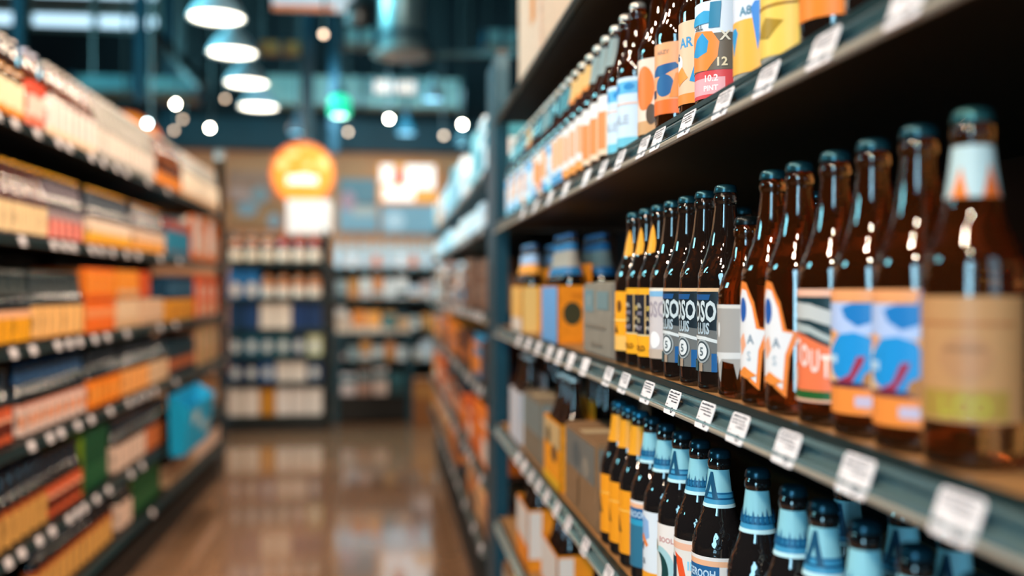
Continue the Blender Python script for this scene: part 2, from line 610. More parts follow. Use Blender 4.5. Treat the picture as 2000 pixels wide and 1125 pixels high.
style('flame', 'white and orange die-cut-label bottle', 'amber', '#1c4650', (0.022, 0.115, None, [
    ('p', FL, '#ee8236'), ('p', [(x * 0.8 - 1.5, 6 + y * 0.86) for x, y in FL], '#e9e4e6'), ('e', -12, 70, 6.5, 12, '#1b57a6'),
    ('p', [(-20, 40), (-10, 48), (-6, 36), (-14, 26)], '#f2a884'), ('t', 'A', 0, 38, 12, '#8a97a5'), ('t', 'S', -2, 22, 12, '#b7bfc8'), ('p', [(-22, 8), (-8, 16), (8, 8), (-4, 4)], '#f08a3a')]))
style('kraft', 'tan kraft-label bottle with pale neck label', 'amber', '#2a5a5c', (0.030, 0.108, '#c08a5a', [
    ('r', -30, 2, 26, 20, '#a8843a'), ('t', 'LCO', 0, 4, 17, '#b3a83c', 0.9), ('r', -30, 60, 30, 62, '#b06a3c'), ('e', 0, 40, 16, 14, '#b98258'), ('r', -12, 44, 12, 47, '#9a6b48')]),
    (0.170, 0.203, '#b9cdd0', [('p', [(-12, 0), (0, 0), (-6, 20)], '#ee7a2a'), ('p', [(8, 0), (22, 0), (15, 22)], '#e06a2a')]))
style('slate', 'slate label dark bottle, pale lettering', 'dark', '#1c4650', (0.022, 0.113, '#6d6d6c', [
    ('r', -38, 87, 38, 91, '#e0b489'), ('p', [(-38, 50), (20, 44), (24, 62), (20, 70), (30, 80), (30, 87), (-38, 87)], '#16222b'), ('p', [(-38, 84), (6, 84), (4, 78), (-38, 78)], '#1c4f86'),
    ('t', 'OSO', -5, 55, 31, '#c9d2d6', 0.56), ('t', 'LUIS', -5, 41, 17, '#aebcc6', 0.62), ('p', [(-36, 40), (0, 38), (22, 33), (24, 29), (0, 34), (-36, 36)], '#d7d9da'),
    ('e', -6, 22, 12, 13, '#9fa4a6'), ('e', -6, 22, 10, 11, '#3b464d'), ('e', -6, 22, 8, 9, '#dfe0e2'), ('t', '5', -6, 17, 13, '#5d676d'),
    ('r', 8, 0, 20, 20, '#1c5a94'), ('r', -10, 0, -4, 9, '#a9907c'), ('r', -34, 0, -12, 12, '#33535a')]))
style('silver', 'silver pink label dark bottle', 'dark', '#1c4650', (0.022, 0.113, '#cfc2c2', [
    ('r', -38, 87, 38, 91, '#efe0d0'), ('r', -38, 80, 38, 87, '#7fb1d6'), ('t', 'OSO', -4, 54, 28, '#a89aa2', 0.6), ('e', -6, 24, 10, 11, '#f2ecec'), ('r', -38, 0, 38, 12, '#c2ac9c')]))
TEAR = [('p', [(-8, 2), (0, 0), (8, 2), (9, 16), (5, 32), (0, 40), (-5, 32), (-9, 16)], '#f0a021')]
style('dense', 'black-panel yellow label bottle', 'dark', '#1c4650', (0.020, 0.113, '#f4a71f', [
    ('r', -38, 28, 38, 84, '#1d1c26'), ('r', -38, 28, 38, 30, '#d9c39a'), ('t', 'IPA', -12, 66, 9, '#c9c0b4'), ('t', 'HOPS', -12, 56, 7, '#9d93a0'), ('t', 'XII', -12, 46, 8, '#c2b293'), ('t', 'MALT', -12, 36, 7, '#a79ba8'),
    ('t', 'IPA', 12, 62, 9, '#d0ae55'), ('t', 'ALE', 12, 48, 9, '#b9a27a'), ('t', 'PINT', 12, 36, 7, '#c9c0b4'), ('r', 3, 30, 5, 84, '#c9a26a'), ('t', 'KOLD', -10, 8, 10, '#8a5510'), ('t', 'ALE', 18, 8, 10, '#5a3512')]),
    (0.160, 0.202, None, TEAR))
style('gold', 'golden label bottle with yellow neck', 'dark', '#1c4650', (0.020, 0.108, '#f7a11c', [
    ('r', -38, 0, 38, 22, '#f3b860'), ('p', [(-20, 26), (-14, 40), (-8, 26)], '#4a2c10'), ('p', [(6, 26), (12, 40), (18, 26)], '#4a2c10'), ('e', -6, 66, 5, 9, '#6a3c10'), ('e', 16, 62, 4, 8, '#6a3c10'), ('r', -38, 44, 38, 46, '#fbd27a')]),
    (0.160, 0.202, None, TEAR))
style('drip', 'grey dripping-label brown bottle', 'amber', '#10181a', (0.012, 0.1, None, [
    ('p', [(-32, 30), (-30, 10), (-26, 8), (-24, 26), (-20, 22), (-16, 28), (-12, 10), (-8, 4), (-5, 26), (10, 24), (14, 8), (18, 26), (32, 30), (32, 84), (-32, 84)], '#a7a09c'),
    ('r', -32, 80, 32, 84, '#d9d2cc'), ('p', [(-32, 34), (-31, 24), (-27, 22), (-25, 30), (-15, 30), (-11, 22), (-6, 28), (32, 30), (32, 36)], '#d8d4d3'), ('e', -20, 60, 2.5, 8, '#e2dedd'), ('e', -11, 58, 2.5, 8, '#e2dedd')]), shape='stub')
NB = [('r', -60, 4, 60, 17, '#3f93bd'), ('r', -60, 0, 60, 4, '#bfe4ee'), ('r', -60, 9, 60, 11, '#0f4d76'), ('r', -60, 15, 60, 16.5, '#155a84')] + [('p', [(x, 10), (x + 2.2, 20 + 3 * ((x // 4) % 3)), (x + 4.4, 10)], '#155f8c') for x in range(-48, 46, 5)]
NBA = NB[:4] + [('p', [(-11, 9), (-1, 39), (4, 39), (13, 9), (6, 9), (1.5, 26), (-4, 9)], '#134b6c')]
LBD = [('r', -41, 82, 41, 88, '#f2b48c'), ('r', -22, 66, 24, 82, '#1f5f94'), ('t', 'GEROOH', 0, 69, 12, '#bcd4e8', 0.8), ('r', -22, 58, 24, 66, '#2f9ac0'), ('r', -24, 0, 24, 58, '#31708d'), ('p', [(-41, 40), (-24, 66), (-24, 0), (-41, 0)], '#dfd6d0')]
LBC = [('r', -41, 80, 41, 88, '#f0b79a'), ('p', [(-10, 76), (4, 70), (12, 40), (6, 0), (-4, 0), (2, 40)], '#f0562a'), ('r', -41, 0, -6, 70, '#14394a'), ('t', 'IF', 16, 58, 14, '#8fd0ee'), ('r', 12, 0, 26, 50, '#1c7186'), ('e', -24, 30, 8, 14, '#2fa39a')]
LBB = [('t', 'BOOL', 4, 70, 9, '#c88a86'), ('e', -6, 34, 24, 30, '#a7ccd2'), ('e', -8, 32, 17, 24, '#17403f'), ('e', -14, 34, 12, 22, '#e5e3e0'), ('e', -22, 62, 9, 7, '#8f7a3a'), ('r', -41, 0, -8, 20, '#f6a22c'), ('e', -20, 12, 8, 5, '#4a4458')]
LBE = [('p', [(-30, 60), (-14, 86), (0, 80), (2, 58), (-12, 50)], '#8fb0dc'), ('p', [(-20, 56), (-12, 62), (0, 48), (-4, 44)], '#f0843c'), ('t', 'M', -16, 40, 15, '#4c5468'), ('t', 'a', -10, 22, 15, '#59606e'), ('r', -41, 0, 41, 12, '#f5a02a')]
LBN = [0.020, 0.110]
for key, ground, pats, ph in (('neckD', '#e9e0dc', LBD, 'blue lettered label bottle, blue neck'), ('neckC', '#e6dcd6', LBC, 'red-stripe label bottle, blue neck'),
                              ('neckB', '#efe3dd', LBB, 'round-emblem label bottle, blue neck'), ('neckE', '#dfe3ea', LBE, 'white splash-label bottle, blue neck')):
    style(key, ph, 'black', '#123846', (0.020, 0.112, ground, pats), (0.164, 0.2055, '#8cc6d4', NBA if key in ('neckD', 'neckB') else NB), span=85)
style('neckP', 'blue neck-label bottle, skyline band', 'black', '#123846', (0.020, 0.112, '#e9e0dc', LBD), (0.164, 0.2055, '#8cc6d4', NB), span=85)
style('amberneck', 'black bottle with golden neck label', 'black', '#1f6a86', (0.020, 0.112, '#f29a20', [('p', [(-24, 30), (-14, 56), (-4, 30)], '#3c3420'), ('r', -41, 62, 41, 64, '#f8c05a')]), (0.164, 0.2055, '#e89c22', []), span=85)
# top shelf
style('art', 'tall illustrated label bottle, red band', 'amber', '#c9c2b4', (0.010, 0.116, '#dfe6f2', [
    ('r', -41, 0, 41, 30, '#d8474b'), ('r', -30, 4, 24, 22, '#eaa7ae'), ('t', '10.2', 8, 18, 10, '#f6e6e6'), ('t', 'PINT', 8, 8, 8, '#fbeef0'), ('r', -41, 30, 41, 70, '#6c5f52'), ('p', [(-41, 30), (-20, 30), (-20, 52), (-41, 54)], '#c6bcae'),
    ('p', [(-24, 32), (4, 30), (16, 44), (18, 60), (10, 72), (-16, 76), (-30, 66), (-28, 52)], '#f08a3c'), ('p', [(-24, 50), (-10, 46), (4, 50), (6, 62), (-2, 72), (-12, 66), (-16, 58)], '#2f93cc'),
    ('p', [(-30, 82), (-16, 92), (0, 96), (10, 94), (10, 82)], '#3b9fd0'), ('p', [(6, 76), (18, 76), (20, 104), (8, 104)], '#2b7fa4'), ('t', 'SILL', -8, 76, 8, '#4a4a50'), ('t', 'X', 24, 62, 14, '#e6dcc8'), ('t', '12', 20, 34, 13, '#e8d4b0')]), span=88)
style('sky', 'pale blue and white label bottle', 'amber', '#b9b4ac', (0.010, 0.112, '#cfe0f2', [
    ('r', -41, 78, 41, 96, '#5fb0e0'), ('e', -16, 86, 8, 6, '#1f78c4'), ('e', 10, 88, 9, 5, '#2a86c8'), ('r', -41, 0, 41, 14, '#6fc0d8'), ('r', -41, 62, 41, 65, '#e8c0b0'), ('t', 'ALE', -6, 34, 18, '#b2bccc')]), span=88)
style('disc', 'cream label bottle with orange disc', 'amber', '#b9b4ac', (0.010, 0.112, '#ecd3c2', [('e', 0, 62, 17, 30, '#ef7a35'), ('e', -24, 64, 8, 22, '#5a3a30'), ('r', -41, 0, 41, 18, '#d3a070'), ('e', 12, 26, 8, 14, '#5a4a40')]), span=88)
style('duck', 'orange label bottle with blue blobs', 'amber', '#d8a050', (0.022, 0.112, '#f0a878', [
    ('p', [(-30, 50), (-10, 62), (18, 64), (24, 58), (0, 48)], '#23588e'), ('e', 2, 36, 14, 14, '#2a5f94'), ('r', -41, 0, 41, 18, '#f0702c'), ('r', -30, 22, -12, 32, '#3a3f5a'), ('p', [(10, 20), (28, 20), (28, 52), (18, 50)], '#ee8a34'), ('t', 'HAZY', 0, 76, 7, '#b98a70')]), span=88)
style('peach', 'peach label bottle with blue leaf', 'amber', '#d8a050', (0.016, 0.112, '#f2c0a0', [
    ('t', 'AR', -2, 66, 16, '#3f8fc4'), ('e', -14, 48, 7, 10, '#f4ece6'), ('p', [(4, 26), (12, 48), (18, 40), (16, 22)], '#2f8fc8'), ('p', [(-24, 36), (-8, 44), (2, 30), (-16, 22)], '#f2943c'), ('r', -41, 0, 41, 12, '#ef8a3a'), ('t', '6', -16, 52, 12, '#35618f')]), span=88)
style('comet', 'white label bottle with blue drops', 'clear', '#c9c2b4', (0.012, 0.116, '#dfe2f0', [
    ('r', -41, 0, 41, 52, '#f2b04a'), ('p', [(-26, 40), (-22, 46), (-14, 46), (-10, 40), (-18, 18)], '#2f96d0'), ('p', [(6, 62), (10, 68), (16, 68), (20, 62), (13, 20)], '#3b82d0'), ('t', 'A8', 0, 56, 12, '#5a86a0'), ('t', '12', 20, 76, 12, '#7a90a8'), ('r', -16, 84, 0, 104, '#efa868')]), span=88)
style('lemon', 'gold label bottle with white top', 'clear', '#c9c2b4', (0.012, 0.116, '#f0c65a', [('r', -41, 66, 41, 104, '#dfe2f0'), ('t', 'Z1', 6, 74, 18, '#5a8a98'), ('r', -30, 44, 30, 47, '#a8761e'), ('p', [(-26, 20), (-10, 36), (10, 30), (-6, 16)], '#a8821e'), ('r', -41, 60, 41, 66, '#f3c8a8')]), span=88)
style('tang', 'bright orange label bottle', 'dark', '#c9c2b4', (0.022, 0.112, '#f08226', [('r', -41, 60, 41, 76, '#f6c090'), ('e', 0, 30, 12, 10, '#f5a832'), ('r', -34, 40, 34, 43, '#fbd0a0'), ('t', 'O', -18, 62, 14, '#c86020')]), span=88)
style('goldneck', 'amber bottle with gold foil neck', 'amber', '#c9c4b8', (0.016, 0.112, '#e9e2e0', [('r', -41, 0, 41, 16, '#f0984a'), ('r', -10, 30, 14, 80, '#e9a680'), ('r', 18, 20, 30, 86, '#a8c4de')]), (0.160, 0.206, '#d9a962', [('r', -60, 0, 60, 8, '#e9852c')]), seg=20, span=88)
style('greyneck', 'amber bottle with grey foil neck', 'amber', '#c3c4bf', (0.016, 0.112, '#f0cdb0', [('r', -41, 70, 41, 96, '#e9e2e0'), ('r', -16, 10, 6, 70, '#ee8a4a'), ('e', 22, 44, 9, 20, '#e8745a')]), (0.160, 0.206, '#7f8f90', []), seg=20, span=88)
style('tealneck', 'amber bottle with teal foil neck', 'amber', '#c3c4bf', (0.016, 0.112, '#dbe4ee', [('r', -41, 0, 41, 20, '#5b9fd0'), ('r', -10, 30, 10, 90, '#f0a870'), ('e', 24, 60, 9, 20, '#3f88c4')]), (0.160, 0.206, '#3f7f8c', []), seg=20, span=88)

RANK = {0: 'uppermost', 1: 'top bottle', 2: 'eye-level', 3: 'knee-level', 4: 'low', 5: 'bottom'}
# ------------------------------------------------------------------ the close rack, bottle by bottle
BX = 0.372
U = lambda u: y_at(755 + u, BX)
EYEW = 'middle shelf of close rack'
TOPW = 'top bottle shelf of close rack'
LOWW = 'shelf below middle, close rack'


def hero(key, u, shelf, where, rot=-62, label=None, dx=0.0):
    return bottle(key, BX + dx, U(u), RS[shelf] + 0.0005, math.radians(rot + random.uniform(-2, 2)), where, label, where_group(where))


def where_group(w):
    return 'single bottles on the ' + w


for key, u, lab in (('kraft', 1145, 'tan kraft-label bottle with pale neck label, end of the middle shelf'),
                    ('wave', 1040, 'blue and orange wave-label bottle beside the tan kraft-label bottle'),
                    ('wave', 951, 'blue and orange wave-label bottle beside the stout-lettered bottle'),
                    ('stout', 877, 'black and salmon stout-lettered bottle on middle shelf of close rack'),
                    ('flame', 807, 'white and orange die-cut-label bottle beside the stout-lettered bottle'),
                    ('flame', 755, 'white and orange die-cut-label bottle beside the grey dripping-label bottle'),
                    ('drip', 705, 'short brown bottle with grey dripping label, middle shelf of close rack')):
    hero(key, u, 2, EYEW, -64 if key != 'kraft' else -40, lab)
for key, u, o_ in (('slate', 662, 'first'), ('slate', 623, 'second'), ('slate', 589, 'third')):
    hero(key, u, 2, EYEW, -62, 'slate-label dark bottle with pale lettering, %s from the dripping-label bottle' % o_)
hero('silver', 560, 2, EYEW, -55, 'silver and pink label bottle beside the slate-label bottles')
for u, o_ in ((534, 'first'), (510, 'second')):
    hero('dense', u, 2, EYEW, -60, 'yellow label bottle with black text panel, %s from the slate-label bottles' % o_)
hero('gold', 486, 2, EYEW, -55, 'golden label bottle with yellow neck beside the grey beer case')
for k, u in enumerate((725, 660, 600)):          # second row deeper on the same shelf
    bottle('gold', BX + 0.13, y_at(755 + u * 1.16, BX + 0.13), RS[2] + 0.0005, -1.0, EYEW, 'golden neck bottle deep on middle shelf, %s behind the front row' % ORD[k + 1])
# top bottle shelf, near to far
for key, u in (('tang', 977), ('tang', 881), ('lemon', 797), ('comet', 739), ('art', 657), ('peach', 622), ('duck', 571), ('disc', 535), ('sky', 491)):
    ex = {'tang': None}.get(key, None)
    o = hero(key, u, 1, TOPW, -60)
u, k = 491.0, 0
while True:
    u = 1 / (1 / u + 0.0000905)
    if U(u) > 2.9:
        break
    key = ['greyneck'] * 5 + ['goldneck'] * 5 + ['tealneck'] * 4 + ['sky'] * 3
    key = (['sky', 'greyneck', 'greyneck', 'greyneck', 'goldneck', 'goldneck', 'goldneck', 'tealneck', 'tealneck', 'sky', 'tealneck', 'greyneck', 'tealneck', 'sky', 'sky', 'goldneck'] + ['sky', 'tealneck'] * 20)[k]
    hero(key, u, 1, TOPW, -60)
    k += 1
# shelf below the middle: blue-neck bottles near to far
for key, u in (('neckP', 1160), ('neckD', 1035), ('neckP', 935), ('neckB', 855), ('neckC', 795), ('neckP', 725), ('neckD', 650), ('neckC', 612), ('neckB', 577), ('neckE', 546), ('neckP', 519), ('amberneck', 495), ('amberneck', 474), ('amberneck', 455)):
    hero(key, u, 3, LOWW, -66)
for k, u in enumerate((1010, 900, 1110)):
    bottle('neckB', BX + 0.068, y_at(755 + u, BX + 0.068), RS[3] + 0.0005, -1.1, LOWW, 'blue-neck bottle in the second row below the middle shelf, %s one' % ORD[k + 1], 'blue-neck bottles in the second row')


# ------------------------------------------------------------------ cartons
def flat_patches(mb, pats, origin, ux, off_n):
    """2-D patches (mm) laid on a vertical face; origin = middle of its bottom edge, ux = direction of +s"""
    o, ux, n = Vector(origin), Vector(ux), Vector(off_n)
    for k, p in enumerate(pats):
        vs, fs, col = patch_geo(p)
        pts = [o + ux * (x / 1000) + Vector((0, 0, y / 1000)) + n * (0.0006 + 0.0003 * k) for x, y in vs]
        mb.add(pts, fs, paper(col))


def carton(label, x0, x1, y0, y1, z, h, col, face=-1, side=None, end=None, group=None, cat='carton', name='beer_carton', flap=True, rz=0.0):
    """closed card carton; face = -1 its long print looks to -x, +1 to +x; end print looks to -y"""
    cx, cy = (x0 + x1) / 2, (y0 + y1) / 2
    t = thing(name, label, cat, (cx, cy, z), rz, group)
    a, b = (x1 - x0) / 2, (y1 - y0) / 2
    MB().box(-a, a, -b, b, 0, h, card(col), min(0.004, h * 0.05)).build('carton_body', t)
    if side:
        mb = MB()
        flat_patches(mb, side(2000 * b, 1000 * h), (face * a, 0, 0), (0, -1, 0) if face < 0 else (0, 1, 0), (face, 0, 0))
        mb.build('side_print', t)
    if end:
        mb = MB()
        flat_patches(mb, end(2000 * a, 1000 * h), (0, -b, 0), (1, 0, 0), (0, -1, 0))
        mb.build('end_print', t)
    if flap:
        mb = MB()
        mb.box(-a + 0.004, a - 0.004, -0.022, 0.022, h, h + 0.0012, mat('packing_tape', '#c9b18c', 0.3))
        mb.build('tape_strip', t)
    return t


def carrier(label, x0, x1, y0, y1, z, h, col, face=-1, side=None, end=None, group=None):
    """open six-pack carrier with a raised centre handle; the bottles in it are things of their own"""
    cx, cy = (x0 + x1) / 2, (y0 + y1) / 2
    a, b = (x1 - x0) / 2, (y1 - y0) / 2
    t = thing('bottle_carrier', label, 'carrier', (cx, cy, z), 0, group)
    m, w = card(col), 0.0015
    mb = MB()
    mb.box(-a, a, -b, b, 0, 0.0004, m)
    for q in ((-a, -a + w, -b, b), (a - w, a, -b, b), (-a, a, -b, -b + w), (-a, a, b - w, b)):
        mb.box(*q, 0, h, m)
    mb.build('carrier_body', t)
    mb = MB()
    mb.box(-0.001, 0.001, -b + w, b - w, 0.0006, h + 0.045, m)
    mb.build('handle', t)
    for nm, f, org, ux, n in (('side_print', side, (face * a, 0, 0), (0, -1, 0) if face < 0 else (0, 1, 0), (face, 0, 0)), ('end_print', end, (0, -b, 0), (1, 0, 0), (0, -1, 0))):
        if f:
            mb = MB()
            flat_patches(mb, f(2000 * (b if nm == 'side_print' else a), 1000 * h), org, ux, n)
            mb.build(nm, t)
    return t


def bands(*bs):
    """horizontal bands: (from, to, colour) as shares of the height"""
    return lambda w, h: [('r', -w * 0.485, h * a, w * 0.485, h * b, c) for a, b, c in bs]


style('inA', 'yellow-neck bottle', 'dark', '#6f9fd0', (0.02, 0.11, '#e9a040', []), (0.150, 0.200, '#f2a23a', [('r', -60, 24, 60, 50, '#9fc0e6')]), seg=18)
style('inB', 'steel-blue-neck bottle', 'dark', '#2f5f8c', (0.02, 0.11, '#e98a20', []), (0.140, 0.206, '#1f6a9c', [('r', -60, 16, 60, 50, '#9c9488')]), seg=18)
style('inC', 'white-cap dark bottle', 'dark', '#e9e2da', (0.02, 0.11, '#2a2420', []), None, seg=18)


def six(label, key, what, xa, y0, z, h, col, side, end, where):
    """a carrier holding six bottles, 2 across and 3 deep"""
    p = 0.0665
    x0, x1, y1 = xa, xa + 2 * p + 0.006, y0 + 3 * p + 0.006
    carrier(label, x0, x1, y0, y1, z + 0.0005, h, col, -1, side, end)
    k = 0
    for j in range(3):
        for i in range(2):
            k += 1
            bottle(key, x0 + 0.003 + p * (i + 0.5) + (-0.0005 if i == 0 else 0.0005), y0 + 0.003 + p * (j + 0.5), z + 0.0012, -1.1, where, '%s in %s, %s in its carrier' % (what, where, ['near aisle corner', 'near inner corner', 'middle on the aisle', 'middle inside', 'back aisle corner', 'back inner corner'][k - 1]), 'bottles in ' + where)


# middle shelf, beyond the single bottles
zm = RS[2]
ya, yb = y_at(755 + 440, 0.345), y_at(755 + 384, 0.345)
carton('grey cardboard beer case with blue print beside the golden label bottles', 0.345, 0.52, ya, yb, zm + 0.0005, 0.122, '#8d8275', -1,
       lambda w, h: [('r', -w * .44, h * .60, -w * .1, h * .90, '#6d8a92'), ('r', w * .02, h * .64, w * .4, h * .88, '#71888c'), ('r', -w * .3, h * .68, -w * .2, h * .82, '#94a0a0'), ('r', -w * .40, h * .38, w * .30, h * .42, '#7f7264'), ('r', -w * .2, h * .14, w * .2, h * .18, '#7f7264')],
       bands((0.6, 0.9, '#73858a')))
six('orange bottle carrier with light blue side, beside the grey beer case', 'inB', 'steel-blue-neck bottle', 0.343, y_at(755 + 331, 0.340), zm, 0.118, '#f08a14',
    bands((0.0, 0.98, '#6aa5dc')), lambda w, h: [('e', -w * .28, h * .52, w * .14, h * .2, '#3f3a22'), ('e', w * .2, h * .40, w * .1, h * .1, '#d9711a'), ('r', -w * .3, h * .8, w * .4, h * .86, '#d9760f')], 'orange and light blue carrier')
six('yellow-orange bottle carrier with white side, at far end of middle shelf', 'inA', 'yellow-neck bottle', 0.343, y_at(755 + 262, 0.340), zm, 0.118, '#f49a1c',
    bands((0.0, 0.3, '#eadfd4'), (0.3, 0.98, '#f4c06a')), lambda w, h: [('r', -w * .48, 0, -w * .2, h * .98, '#f5c878'), ('p', [(-w * .05, h * .4), (w * .02, h * .75), (w * .1, h * .4)], '#5a3a10'), ('r', -w * .1, h * .2, w * .4, h * .24, '#d98212')], 'yellow-orange carrier')
bottle('inB', 0.56, y_at(755 + 428, 0.56), zm + 0.0005, -1.0, EYEW, 'single dark bottle standing between the grey case and orange carrier')

# shelf below the middle, beyond the singles
zl = RS[3]
yk = U(455) + 0.045
carton('brown cardboard case with grey print on shelf below the middle', 0.345, 0.53, yk, yk + 0.30, zl + 0.0005, 0.150, '#8a6a4c', -1,
       lambda w, h: [('r', -w * .44, h * .5, w * .44, h * .94, '#6f6f6a'), ('e', -w * .1, h * .7, w * .12, h * .16, '#565e60'), ('e', w * .2, h * .64, w * .1, h * .12, '#8c8478'), ('r', -w * .06, h * .1, -w * .02, h * .45, '#6d5238')], bands((0.5, 0.94, '#6f6f6a')))
six('yellow bottle carrier with black marks, beside the brown case', 'inC', 'white-cap dark bottle', 0.343, yk + 0.34, zl, 0.135, '#f0981c',
    lambda w, h: [('r', -w * .48, h * .6, w * .48, h * .97, '#cfae7a'), ('e', -w * .2, h * .72, w * .12, h * .14, '#2e2a26'), ('e', w * .15, h * .5, w * .14, h * .13, '#3c3630'), ('r', -w * .48, 0, w * .48, h * .14, '#e9b020')],
    lambda w, h: [('r', -w * .3, h * .4, w * .48, h * .97, '#f59a1a'), ('e', -w * .2, h * .3, w * .18, h * .12, '#8c8078')], 'yellow and black carrier')
carton('grey-brown cardboard case beyond the yellow and black carrier', 0.345, 0.53, yk + 0.60, yk + 0.90, zl + 0.0005, 0.150, '#7d705f', -1, bands((0.45, 0.95, '#77807e')), bands((0.45, 0.95, '#77807e')))
six('white and orange striped carrier at the post end, below the middle', 'inC', 'white-cap dark bottle', 0.343, yk + 0.95, zl, 0.135, '#d9d4d6',
    bands((0.0, 0.98, '#cdd2de')), lambda w, h: [('r', -w * .1, h * .08, w * .48, h * .97, '#f58f1c'), ('r', -w * .48, h * .5, -w * .2, h * .97, '#cfd3de')], 'white and orange carrier')

# the low shelf under it
zq = RS[4]
for k in range(4):
    y0 = 1.15 + 0.42 * k
    ph = ['orange and white carrier on low shelf, nearest the camera end', 'orange and white carrier on low shelf, second along', 'orange carrier with white stripe on low shelf, third along', 'orange carrier with white stripe on low shelf, at the post end'][k].replace('nearest the camera end', 'first along')
    six(ph, 'inC', 'white-cap dark bottle', 0.343, y0, zq, 0.150, '#f0901e',
        bands((0.0, 0.4, '#f08a20'), (0.4, 0.98, '#dcd3cc')), lambda w, h: [('r', -w * .48, h * .2, -w * .25, h * .97, '#e6dbd2'), ('r', -w * .1, 0, w * .48, h * .97, '#f7971d')], '%s low-shelf carrier' % ORD[k + 1])
zb = RS[5]
for k in range(5):
    carton('brown cardboard case on bottom shelf of close rack, %s along' % ORD[k + 1], 0.345, 0.60, 0.9 + 0.42 * k, 1.28 + 0.42 * k, zb + 0.0005, 0.17, '#7d5b3c', -1, bands((0.5, 0.9, '#b9a58c')))

# kraft cases on top of the close rack
zt_ = RS[0]
for k, (y0, ln, h, col) in enumerate(((0.9, 0.42, 0.30, '#c79f82'), (1.36, 0.42, 0.30, '#d0aa8e'), (1.82, 0.40, 0.30, '#d6b49b'), (2.26, 0.38, 0.27, '#d9baa4'))):
    carton('pale kraft beer case on top of close rack, %s along' % ORD[k + 1], 0.350, 0.72, y0, y0 + ln, zt_ + 0.0005, h, col, -1,
           (lambda w, h: [('r', w * .1, h * .45, w * .3, h * .98, '#d98438')]) if k % 2 == 1 else bands((0.05, 0.07, '#b58a68'), (0.88, 0.9, '#b58a68')))

# ------------------------------------------------------------------ price tags
TAGW = mat('tag_paper', '#efe6e8', 0.55, spec=0.3)
INK = mat('tag_ink', '#3b3944', 0.7)


def tag_mesh(w, h, variant, detail):
    """slip-in ticket in its own plane: x along the shelf, z up, faces -y; grey lines of small print and a price"""
    mb = MB()
    c = 0.003
    out = [(-w / 2 + c, 0), (w / 2 - c, 0), (w / 2, c), (w / 2, h - c), (w / 2 - c, h), (-w / 2 + c, h), (-w / 2, h - c), (-w / 2, c)]
    n = len(out)
    mb.add([(x, 0, z) for x, z in out] + [(x, 0.0008, z) for x, z in out], [tuple(range(n))] + [tuple(range(n, 2 * n))[::-1]] + [(i, n + i, n + (i + 1) % n, (i + 1) % n) for i in range(n)], TAGW)
    me1 = mb.mesh('ticket')
    me2 = None
    if detail:
        rnd = random.Random(variant)
        mb = MB()
        for row, (zz, hh, x0, x1) in enumerate(((0.86, 0.08, -0.40, 0.40), (0.74, 0.06, -0.42, 0.30), (0.64, 0.06, -0.40, 0.42), (0.52, 0.07, -0.10, 0.40), (0.38, 0.04, -0.42, -0.28), (0.28, 0.04, -0.42, -0.30), (0.18, 0.04, -0.42, -0.28))):
            x = x0 * w
            while x < x1 * w - 0.001:
                L = rnd.uniform(0.0008, 0.0030)
                q = rnd.uniform(0.5, 1.0) * hh * h
                mb.add([(x, -0.0003, zz * h), (min(x + L, x1 * w), -0.0003, zz * h), (min(x + L, x1 * w), -0.0003, zz * h + q), (x, -0.0003, zz * h + q)], [(0, 1, 2, 3)], INK)
                x += L + rnd.uniform(0.0005, 0.0014)
        cx, cz = 0.16 * w, 0.20 * h
        ring = [(cx + a * 0.0042 * math.cos(t * PI / 8), cz + a * 0.0034 * math.sin(t * PI / 8)) for a in (1, 0.55) for t in range(16)]
        mb.add([(x, -0.0003, z) for x, z in ring], [(i, (i + 1) % 16, 16 + (i + 1) % 16, 16 + i) for i in range(16)], INK)
        me2 = mb.mesh('small_print')
    return me1, me2


TAGS = [tag_mesh(0.045, 0.0285, k, True) for k in range(4)]
TAGP = tag_mesh(0.050, 0.0300, 9, False)


def price_tag(xf, y, zt, side, label, group, detail=True, k=0):
    t = thing('price_tag', label, 'price tag', (0, 0, 0), 0, group)
    tilt = math.radians(19)
    me1, me2 = TAGS[k % 4] if detail else TAGP
    s = side
    t.location = (xf + s * 0.0152, y, zt - 0.0310)
    rz = -PI / 2 if s < 0 else PI / 2
    m = Matrix.Rotation(rz, 4, 'Z') @ Matrix.Rotation(-tilt, 4, 'X')
    t.rotation_euler = m.to_euler()
    obj('ticket', me1, t)
    if me2:
        obj('small_print', me2, t)
    return t


def tags_px(pxs, xf, zt, side, where, detail):
    for k, px in enumerate(pxs):
        price_tag(xf, y_at(px, xf + side * 0.014), zt, side, 'white price tag on %s, %s from near end' % (where, ORD[k + 1]), 'price tags on ' + where, detail and k < 9, k)


tags_px((1856, 1660, 1527, 1433, 1370, 1307, 1258, 1213, 1182, 1137, 1110, 1088, 1069, 1047, 1028, 1010), RX, RS[2], -1, 'middle rail of close rack', True)
tags_px((1760, 1598, 1488, 1404, 1334, 1278, 1250, 1205, 1172, 1140, 1100, 1070, 1042, 1018), RX, RS[1], -1, 'upper rail of close rack', True)
tags_px((1300, 1240, 1182, 1138, 1105, 1083, 1064, 1048, 1034, 1020, 1008), RX, RS[3], -1, 'lower rail of close rack', True)
for si, (z, nm) in enumerate(zip(FS, ('uppermost', 'second', 'third', 'fourth', 'fifth', 'bottom'))):
    random.seed(40 + si)
    y = 3.45
    while y < 6.4:
        price_tag(RX, y, z, -1, 'white price tag on %s rail behind the post, %s along' % (nm, nth('ft', nm)), 'price tags on %s rail behind the post' % nm, False)
        y += random.choice((0.16, 0.2, 0.3, 0.42))

